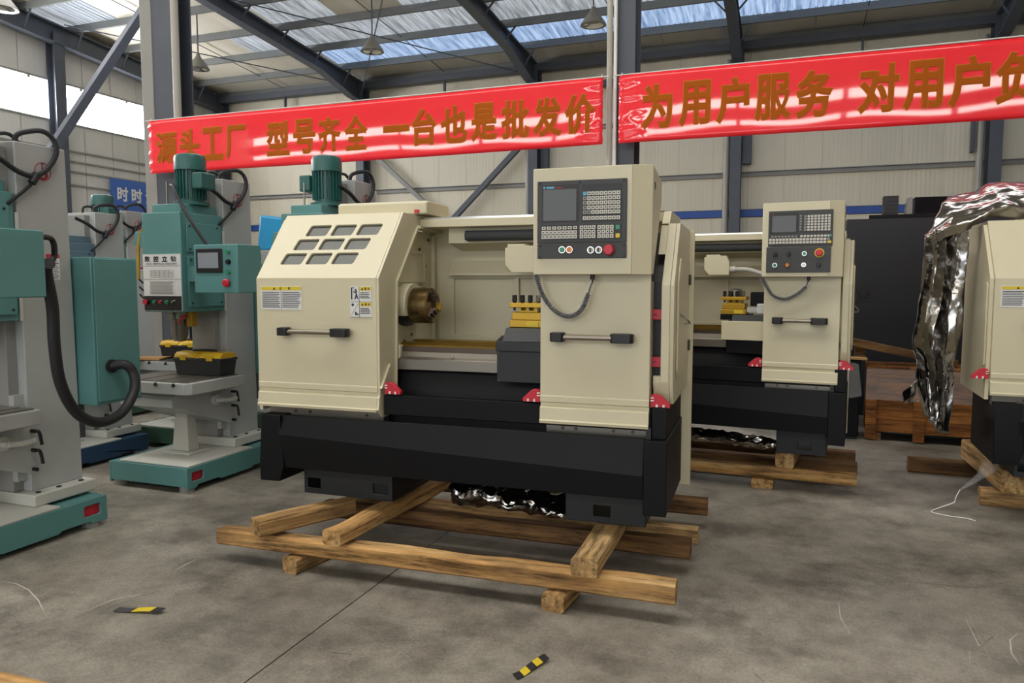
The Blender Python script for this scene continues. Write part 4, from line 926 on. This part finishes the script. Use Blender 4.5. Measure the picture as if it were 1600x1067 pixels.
    for z in (.68, .56, .44):
        l_ = MB().cyl((.18, .70, z), (.255, .70, z), .012, n=10).build('clamp_lever', 'black_plastic', t)
        if z > .5: MB().tube([(.25, .70, z), (.26, .72, z-.01), (.26, .735, z-.09)], .010, 8, 3).build('grip', 'black_plastic', l_)
    if not by0:
        j = MB(); j.add([(-.085, .34, .23), (.085, .34, .23), (.085, .46, .23), (-.085, .46, .23), (-.06, .36, .56), (.06, .36, .56), (.06, .44, .56), (-.06, .44, .56)], [(0, 1, 2, 3), (4, 7, 6, 5), (0, 4, 5, 1), (1, 5, 6, 2), (2, 6, 7, 3), (3, 7, 4, 0)])
        j.build('jack_post', 'light_grey', t, bevel=.006); MB().box(-.14, .14, .29, .51, .2105, .23).build('jack_plate', 'light_grey', t, bevel=.004)
        MB().cyl((0, .40, .56), (0, .40, .62), .03, n=12).build('jack_screw', 'steel', t)
    if cabinet:
        cb2 = MB().box(-.18, .32, 1.085, 1.45, .78, 1.76).build('electric_cabinet', 'teal', t, bevel=.006)
        MB().box(.3205, .33, 1.10, 1.44, .80, 1.75).build('cabinet_door', 'teal', cb2, bevel=.004)
        MB().cyl((.33, 1.20, 1.034), (.345, 1.20, 1.034), .045, n=16).build('gland', 'rubber', cb2)
        MB().box(.10, .14, 1.10, 1.14, .55, .78).build('cabinet_leg', 'structural_steel', cb2)
    return t
gd = 'green vertical drilling machines'
D2 = make_drill(hose=False); D2.location = (-4.57, 4.28, 0); tag(D2, 'teal drilling machine with title plate and screen left of the foreground lathe', 'drilling machine', gd)
D1 = make_drill(); D1.location = (-4.57, 2.51, 0); tag(D1, 'teal drilling machine cut off by the left edge, thick hose on its cabinet', 'drilling machine', gd)
D5 = make_drill(jb=-1, control=False, cabinet=False, bw=.27, by0=.56); D5.location = (-3.58, 4.72, 0); cd = MB().box(.02, .16, 1.09, 1.10, 2.22, 2.40).build('card', 'white_paint', D5); MB().box(.02, .16, 1.085, 1.0895, 2.22, 2.25).build('card_band', 'red_plastic', cd); tag(D5, 'drilling machine whose motor rises behind the foreground lathe', 'drilling machine', gd)
D3 = make_drill('deep_blue', control=False, cabinet=False, motor=False, head_mat='blue_grey'); D3.location = (-5.93, 4.32, 0); D3.scale = (.88, .88, .905); tag(D3, 'drilling machine with dark blue base behind the hose and cabinet', 'drilling machine', gd)
D8 = make_drill('deep_green', control=False, cabinet=False); D8.location = (-5.62, 5.42, 0); tag(D8, 'dark green based drilling machine behind the title plate machine', 'drilling machine', gd)
D4 = copy_tree(D8); D4.location = (-7.62, 6.1, 0); tag(D4, 'farthest drilling machine, only its column and motor showing below the blue sign', 'drilling machine', gd)
# ---------------------------------------------------------------- toolboxes
def toolbox(label, loc, rz, w=.47, d=.2, s=1):
    t = thing('toolbox', label, 'toolbox', loc, rz, 'yellow lidded toolboxes', s)
    MB().add([(-w/2+.02, -d/2+.01, 0), (w/2-.02, -d/2+.01, 0), (w/2-.02, d/2-.01, 0), (-w/2+.02, d/2-.01, 0), (-w/2+.005, -d/2, .125), (w/2-.005, -d/2, .125), (w/2-.005, d/2, .125), (-w/2+.005, d/2, .125)], [(0, 3, 2, 1), (4, 5, 6, 7), (0, 1, 5, 4), (1, 2, 6, 5), (2, 3, 7, 6), (3, 0, 4, 7)]).build('body', 'toolbox_black', t, bevel=.006)
    MB().box(-w/2, w/2, -d/2-.008, d/2+.008, .118, .138).build('rim', 'toolbox_black', t, bevel=.005)
    for a, b in ((-w/2+.005, -.02), (.02, w/2-.005)):
        lid = MB().prism([(-d/2, .1385), (d/2, .1385), (d/2-.02, .175), (.02, .188), (-d/2+.03, .182), (-d/2+.008, .162)], 'x', a, b).build('lid', 'toolbox_yellow', t, bevel=.006)
    MB().prism([(-d/2, .1385), (d/2, .1385), (d/2-.02, .17), (-d/2+.03, .172)], 'x', -.0195, .0195).build('lid_bridge', 'toolbox_yellow', t)
    for x in (-.13, .13): MB().box(x-.03, x+.03, -d/2-.012, -d/2-.0085, .12, .165).build('latch', 'toolbox_yellow', t, bevel=.004)
    MB().tube([(-.11, 0, .18), (-.10, 0, .196), (.10, 0, .196), (.11, 0, .18)], .01, 8, 3).build('carry_handle', 'toolbox_black', t)
toolbox('larger black toolbox with yellow lid on the grey machine table', (-4.455, 4.805, .8425), 2)
toolbox('farther black toolbox with yellow lid on the table behind', (-5.63, 5.80, .8425), 12, s=.92)
# flat cardboard pieces and a paper on tables
o = MB().box(-.16, .16, -.09, .09, 0, .012).box(-.10, .17, -.05, .12, .012, .02).build('cardboard_sheet', 'cardboard'); o.location = (-5.83, 5.53, .8425); o.rotation_euler = (0, 0, .3); tag(o, 'flat cardboard pieces on the table left of the farther toolbox', 'cardboard')
# ---------------------------------------------------------------- black machine, crate and boards behind
bm = thing('black_enclosure', 'tall black sheet metal enclosure with square socket behind the crate', 'machine', (.62, 8.95, 0))
MB().box(0, 1.9, 0, 1.0, .12, 2.28).build('body', 'enclosure_black', bm, bevel=.006)
MB().box(.22, .98, 0, .03, 2.281, 2.32).build('upper_lip', 'black_paint', bm)
MB().prism([(.36, 2.32), (.50, 2.32), (.50, 2.52), (.36, 2.52)], 'y', .01, .16).build('duct_flange', 'charcoal', bm)
for k in range(5): MB().box(.357, .503, .005, .165, 2.34+k*.04, 2.347+k*.04).build('duct_rib', 'black_plastic', bm)
MB().prism([(.58, 2.32), (.64, 2.32), (.64, 2.50), (.60, 2.50)], 'y', .05, .2).build('bracket', 'structural_grey', bm)
sk = MB().plate([(.10, 1.38), (.30, 1.38), (.30, 1.56), (.10, 1.56)], [[(.13, 1.40), (.27, 1.40), (.27, 1.54), (.13, 1.54)]], 'y', -.012, -.001).build('socket_frame', 'black_plastic', bm)
MB().rings([((.20, -.001, 1.47), .055), ((.20, -.02, 1.47), .05), ((.20, -.021, 1.47), .03), ((.20, -.012, 1.47), .028)], 20).build('socket', 'black_plastic', sk)
bolts(bm, [((.80, -.001, z), 'y') for z in (1.18, 1.60, 2.02)], .012, 'chrome')
for x in (.1, 1.8):
    for y in (.1, .9): MB().cyl((x, y, 0), (x, y, .12), .05, n=12).build('foot', 'charcoal', bm)
bm2 = thing('black_cabinet', 'second black cabinet with beige strip behind the silver foil', 'machine', (1.45, 10.2, 0))
MB().box(0, 1.7, 0, .8, 0, 2.62).build('body', 'black_paint', bm2, bevel=.006); MB().box(.12, .6, -.012, -.001, 2.30, 2.42).build('strip', 'cream', bm2)
cr = thing('wooden_crate', 'brown wooden crate wrapped in film on the floor at the back', 'crate', (.80, 8.18, 0), -4)
for k in range(5): MB().box(0, 1.15, 0, .022, .10+k*.126, .10+k*.126+.123).build('plank', 'wood_crate', cr)
for k in range(5): MB().box(0, .022, .023, .55, .10+k*.126, .10+k*.126+.123).build('plank', 'wood_crate', cr)
for x in (.0, .43, 1.05): MB().box(x, x+.10, -.022, -.001, .02, .70).build('batten', 'wood_crate', cr)
for k in range(6): MB().box(k*.192, k*.192+.188, 0, .55, .732, .75).build('lid_plank', 'wood_crate', cr)
MB().box(.03, 1.12, .03, .52, .13, .73).build('lining', 'wood_dark', cr)
for x in (.03, .95): MB().box(x, x+.12, .02, .53, 0, .098).build('runner', 'wood_dark', cr)
MB().box(-.004, 1.154, -.026, -.0225, .42, .735).build('film', 'clear_film', cr)
dk = thing('gap_fill_box', 'black box added in the dark gap beside the wooden crate, a board resting on it', 'box', (.42, 8.15, 0)); MB().box(0, .32, 0, .5, .03, .78).build('body', 'black_paint', dk, bevel=.01); MB().box(-.01, .33, -.01, .51, .78, .80).build('lid', 'black_paint', dk); MB().box(.02, .30, .02, .48, 0, .03).build('plinth', 'charcoal', dk)  # black box added to fill the dark gap and carry the board
bd = bar((.55, 8.40, 1.005), (1.62, 8.40, .79), .2, .07, 'board', 'wood_dark'); tag(bd, 'dark board slanting down onto the wooden crate', 'board')
ls = bar((.48, 8.22, .835), (.80, 8.22, .822), .12, .02, 'board', 'cardboard'); tag(ls, 'pale narrow board lying just under the slanting dark one', 'board')
pk_ = MB().prism([(.70, .8305), (.80, .8105), (.80, .915), (.70, .935)], 'y', 8.35, 8.45).build('wood_block', 'wood_dark'); tag(pk_, 'small block propping up the slanting dark board', 'block')
o = MB().prism([(0, 0), (.17, .04), (.13, .36), (.02, .38), (-.02, .2)], 'y', -.03, .03).build('bubble_wrap', 'clear_film', bevel=.01); o.location = (.585, 8.08, .42); tag(o, 'clear bubble wrap hanging beside the half hidden lathe', 'packaging')
# blue tarpaulin block seen beside the motor, white bottle-like packs on the far machine
o = MB().prism([(0, 0), (.5, 0), (.46, .35), (.05, .40)], 'y', 0, .4).build('plastic_cover', 'cyan_plastic', bevel=.03); o.location = (-5.62, 6.9, 1.95)
tag(o, 'bright blue plastic cover between the two green motors', 'cover')
o2 = thing('grey_cabinet', 'grey cabinet under the bright blue plastic cover', 'cabinet', (-5.67, 6.85, 0)); MB().box(0, .6, 0, .5, 0, 1.93).build('body', 'machine_grey', o2, bevel=.01); MB().box(.02, .58, -.01, -.001, .05, 1.88).build('door', 'machine_grey', o2); MB().box(0, .6, 0, .5, 1.931, 1.9495).build('top', 'light_grey', o2)
# ================================================================ foil and film
def crumpled(name, label, rows, mat, nu, nv, amp, scale, cat, seed=0, thick=.0015, pleat=0, npl=5):
    """sheet lofted through rows of points, then crumpled"""
    def lerp_row(r, t):
        k = t*(len(r)-1); i = min(int(k), len(r)-2); return Vector(r[i]).lerp(Vector(r[i+1]), k-i)
    def sm(t): return t
    v = []; f = []
    for i in range(nu+1):
        t = i/nu*(len(rows)-1); k = min(int(t), len(rows)-2); w = t-k
        for j in range(nv+1):
            s = j/nv; p = lerp_row(rows[k], s).lerp(lerp_row(rows[k+1], s), w)
            q = p*scale+Vector((seed, seed*2, 0))
            d = Vector((noise.noise(q), noise.noise(q+Vector((31, 7, 3))), noise.noise(q+Vector((5, 41, 9)))))
            d += .5*Vector((abs(noise.noise(q*2.3)), abs(noise.noise(q*2.3+Vector((3, 1, 8)))), noise.noise(q*2.5)))
            if pleat:      # hanging folds, sharper on one side
                ph = s*npl+.25*math.sin(t*1.7+seed)+.3*noise.noise(Vector((s*3, t*.9, seed))); sw = abs((ph % 1)-.5)*2; p = p+Vector((.3, -1, 0))*pleat*(sw-.5)
            v.append(p+d*amp)
    for i in range(nu):
        for j in range(nv):
            a = i*(nv+1)+j
            if (i+j) % 2: f += [(a, a+1, a+nv+2), (a, a+nv+2, a+nv+1)]
            else: f += [(a, a+1, a+nv+1), (a+1, a+nv+2, a+nv+1)]
    o = MB().add(v, f).build(name, mat, angle=40)
    m = o.modifiers.new('thick', 'SOLIDIFY'); m.thickness = thick
    if cat: tag(o, label, cat)
    return o
def at(u, v, Y):       # point of the sight line through a picture position at building depth Y, used to lay out the foil's drape
    x = (u-800)/1155; y = (v-533.5)/1155; p = R(4.63); fw = math.cos(p)-math.sin(p)*y; upz = -(math.sin(p)+math.cos(p)*y); a = R(20.2)
    X = math.cos(a)*x-math.sin(a)*fw; Yd = math.sin(a)*x+math.cos(a)*fw; k = Y/Yd; return (X*k, Y, 1.6+upz*k)
drape = [[at(1443, 372, 5.95), at(1460, 355, 5.93), at(1478, 362, 5.95), at(1498, 352, 5.93), at(1519, 352, 6.0)],
         [at(1441, 410, 5.98), at(1458, 405, 5.94), at(1475, 408, 5.98), at(1493, 400, 5.94), at(1514, 395, 6.05)],
         [at(1434, 470, 6.0), at(1450, 470, 5.95), at(1468, 470, 6.02), at(1488, 465, 5.95), at(1508, 455, 6.1)],
         [at(1426, 540, 6.02), at(1444, 545, 5.97), at(1462, 545, 6.04), at(1480, 540, 5.97), at(1500, 520, 6.15)],
         [at(1428, 590, 6.05), at(1446, 595, 5.98), at(1462, 598, 6.05), at(1478, 600, 6.0), at(1491, 590, 6.15)],
         [at(1440, 640, 6.05), at(1450, 655, 5.95), at(1462, 668, 6.05), at(1472, 678, 5.95), at(1482, 676, 6.15)]]
ft_ = thing('foil_cover', 'crumpled silver foil draped over the left end of the rightmost lathe', 'foil', (0, 0, 0))
o = crumpled('drape', '', drape, 'foil', 60, 60, .016, 4.5, None, 3, pleat=.07, npl=4.5); o.parent = ft_
top = [[at(1442, 392, 6.0), at(1447, 375, 5.95), at(1456, 345, 6.0), at(1468, 322, 6.1), at(1482, 308, 6.25)],
       [at(1472, 372, 5.92), at(1480, 355, 5.85), at(1490, 335, 5.95), at(1500, 315, 6.1), at(1512, 299, 6.3)],
       [at(1505, 362, 5.9), at(1515, 345, 5.85), at(1522, 325, 5.95), at(1532, 305, 6.1), at(1545, 288, 6.3)],
       [at(1540, 342, 5.92), at(1552, 328, 5.85), at(1560, 312, 5.95), at(1568, 295, 6.1), at(1578, 279, 6.3)],
       [at(1600, 339, 5.95), at(1605, 322, 5.88), at(1610, 306, 5.95), at(1615, 294, 6.1), at(1620, 285, 6.3)],
       [at(1680, 337, 6.0), at(1685, 320, 5.95), at(1690, 306, 6.0), at(1695, 296, 6.1), at(1700, 288, 6.3)]]
o = crumpled('hood', '', top, 'foil', 60, 34, .03, 4.5, None, 8); o.parent = ft_
tipr = [[at(1410, 612, 6.0), at(1424, 602, 5.95), at(1432, 592, 6.0)], [at(1411, 628, 5.98), at(1422, 620, 5.92), at(1431, 612, 5.98)], [at(1414, 630, 6.0), at(1420, 627, 5.95), at(1426, 622, 6.0)]]
o = crumpled('flap', '', tipr, 'foil', 12, 14, .01, 12, None, 5); o.parent = ft_
def F3(x, y, z): a = F(x, y); return (a[0], a[1], z)
rows = [[F3(1.14+.19*k, .80-.02*k, .385-.004*k) for k in range(5)], [F3(1.12+.195*k, .72-.03*k, .335-.006*k) for k in range(5)], [F3(1.16+.185*k, .70-.03*k, .305-.008*k) for k in range(5)], [F3(1.16+.185*k, .74-.03*k, .235+.004*k) for k in range(5)]]
crumpled('foil_bundle', 'crumpled silver foil stuffed under the foreground lathe', rows, 'foil', 26, 70, .028, 11, 'foil', 2)
rows = [[(-.75+.18*k, 6.02-.02*k, .445-.012*k) for k in range(5)], [(-.75+.18*k, 5.98-.02*k, .40-.018*k) for k in range(5)], [(-.75+.18*k, 6.05-.02*k, .34-.01*k) for k in range(5)]]
crumpled('foil_bundle', 'strip of crumpled foil under the tray of the half hidden lathe', rows, 'foil', 18, 60, .03, 10, 'foil', 4)
# twisted film hanging from the rightmost lathe down to the floor
tf = thing('film_strand', 'twisted clear film strand trailing onto the floor at right', 'packaging', (0, 0, 0))
A = [at(1556, 722, 5.88), at(1545, 730, 5.85), at(1530, 745, 5.83), at(1512, 758, 5.82), at(1500, 765, 5.82)]
MB().rings([(A[0], .035), (A[1], .05), (A[2], .024), (A[3], .014), (A[4], .005)], 9).build('twist', 'clear_film', tf)
MB().tube([A[4], at(1493, 778, 5.82), at(1490, 785, 5.82)]+[(1.05+.0, 5.80, .012), (1.0, 5.72, .006), (1.09, 5.66, .006), (1.20, 5.64, .006), (1.24, 5.60, .006)], .0035, 6).build('string', 'white_paint', tf)
# ================================================================ marks and litter on the floor
def scrap(name, label, cat, u, v, w, l, rz, segs):
    y = (v-533.5)/1155; p = R(4.63); x = (u-800)/1155; fw = math.cos(p)-math.sin(p)*y; dn = math.sin(p)+math.cos(p)*y; k = 1.6/dn; a = R(20.2)
    t = thing(name, label, cat, (k*(math.cos(a)*x-math.sin(a)*fw), k*(math.sin(a)*x+math.cos(a)*fw), 0), rz)
    n = len(segs)
    for i, m in enumerate(segs):
        a0 = -l/2+l*i/n; a1 = a0+l/n; lift = lambda q: .004+.012*abs(math.sin(q*9+l*3))
        v_ = []
        for s, dz in ((-w/2, 0), (w/2, .003)):
            for q in (a0, (a0+a1)/2, a1): v_.append((q+s*.2, s+.01*math.sin(q*14), lift(q)+dz))
        v_ += [(x_, y_, z_-.002) for x_, y_, z_ in v_]
        MB().add(v_, [(0, 1, 4, 3), (1, 2, 5, 4), (6, 9, 10, 7), (7, 10, 11, 8), (0, 3, 9, 6), (2, 8, 11, 5), (0, 6, 7, 1), (1, 7, 8, 2), (3, 4, 10, 9), (4, 5, 11, 10)]).build('tape_band', m, t)
scrap('hazard_tape', 'torn yellow and black hazard tape at the bottom edge of the floor', 'tape', 830, 1045, .04, .20, 62, ('ink', 'label_yellow', 'ink', 'label_yellow', 'ink'))
scrap('hazard_tape', 'torn yellow and black hazard tape on the floor at left', 'tape', 218, 956, .04, .24, 8, ('panel_grey', 'panel_grey', 'label_yellow', 'label_yellow', 'ink'))
o = timber('wooden board edge lying in the bottom left corner of the floor', (-3.240, 1.860), (-2.268, 1.846), 0, .24, .05, 'wood_rough', None, seed=41)
# scratches, tyre prints and a patched strip are flat marks on the slabs
def floor_pt(u, v):
    y = (v-533.5)/1155; p = R(4.63); x = (u-800)/1155; fw = math.cos(p)-math.sin(p)*y; dn = math.sin(p)+math.cos(p)*y; k = 1.6/dn; a = R(20.2)
    return k*(math.cos(a)*x-math.sin(a)*fw), k*(math.sin(a)*x+math.cos(a)*fw)
def mark(pts, w, mat='scratch', name='scratch'):
    P_ = [Vector((*floor_pt(*q), 0)) for q in pts]; v = []; n = len(P_)
    for i, p in enumerate(P_):
        d = (P_[min(i+1, n-1)]-P_[max(i-1, 0)]).normalized(); s = Vector((-d.y, d.x, 0))*w*(.25 if i in (0, n-1) else 1)/2
        v += [p+s+Vector((0, 0, .0012)), p-s+Vector((0, 0, .0012))]
    return MB().add(v, [(2*i, 2*i+1, 2*i+3, 2*i+2) for i in range(n-1)]).build(name, mat, fl)
for pts, w in (([(0, 908), (25, 912), (45, 922), (60, 938), (69, 957)], .010), ([(125, 958), (180, 936), (250, 923)], .014), ([(165, 948), (215, 930), (255, 922)], .010), ([(272, 892), (290, 882), (307, 874)], .014), ([(272, 940), (285, 936)], .010), ([(33, 922), (65, 918)], .006), ([(196, 928), (238, 890)], .006), ([(15, 997), (40, 992)], .008), ([(200, 1028), (260, 1034)], .007), ([(290, 1041), (318, 1038)], .006),
               ([(1310, 938), (1313, 965), (1330, 992)], .008), ([(1508, 965), (1530, 1010), (1552, 995)], .007), ([(1515, 966), (1550, 1035)], .006), ([(1590, 990), (1578, 1000), (1580, 1020), (1594, 1040)], .009), ([(1515, 1017), (1515, 1037)], .008), ([(1080, 860), (1098, 850), (1120, 866)], .006)): mark(pts, w*.7)
for pts, w in (([(1420, 909), (1530, 919)], .012), ([(515, 1019), (550, 1023)], .012), ([(600, 1000), (665, 1001)], .006), ([(1178, 1052), (1195, 1066)], .01)): mark(pts, w, 'tyre_mark', 'skid_mark')
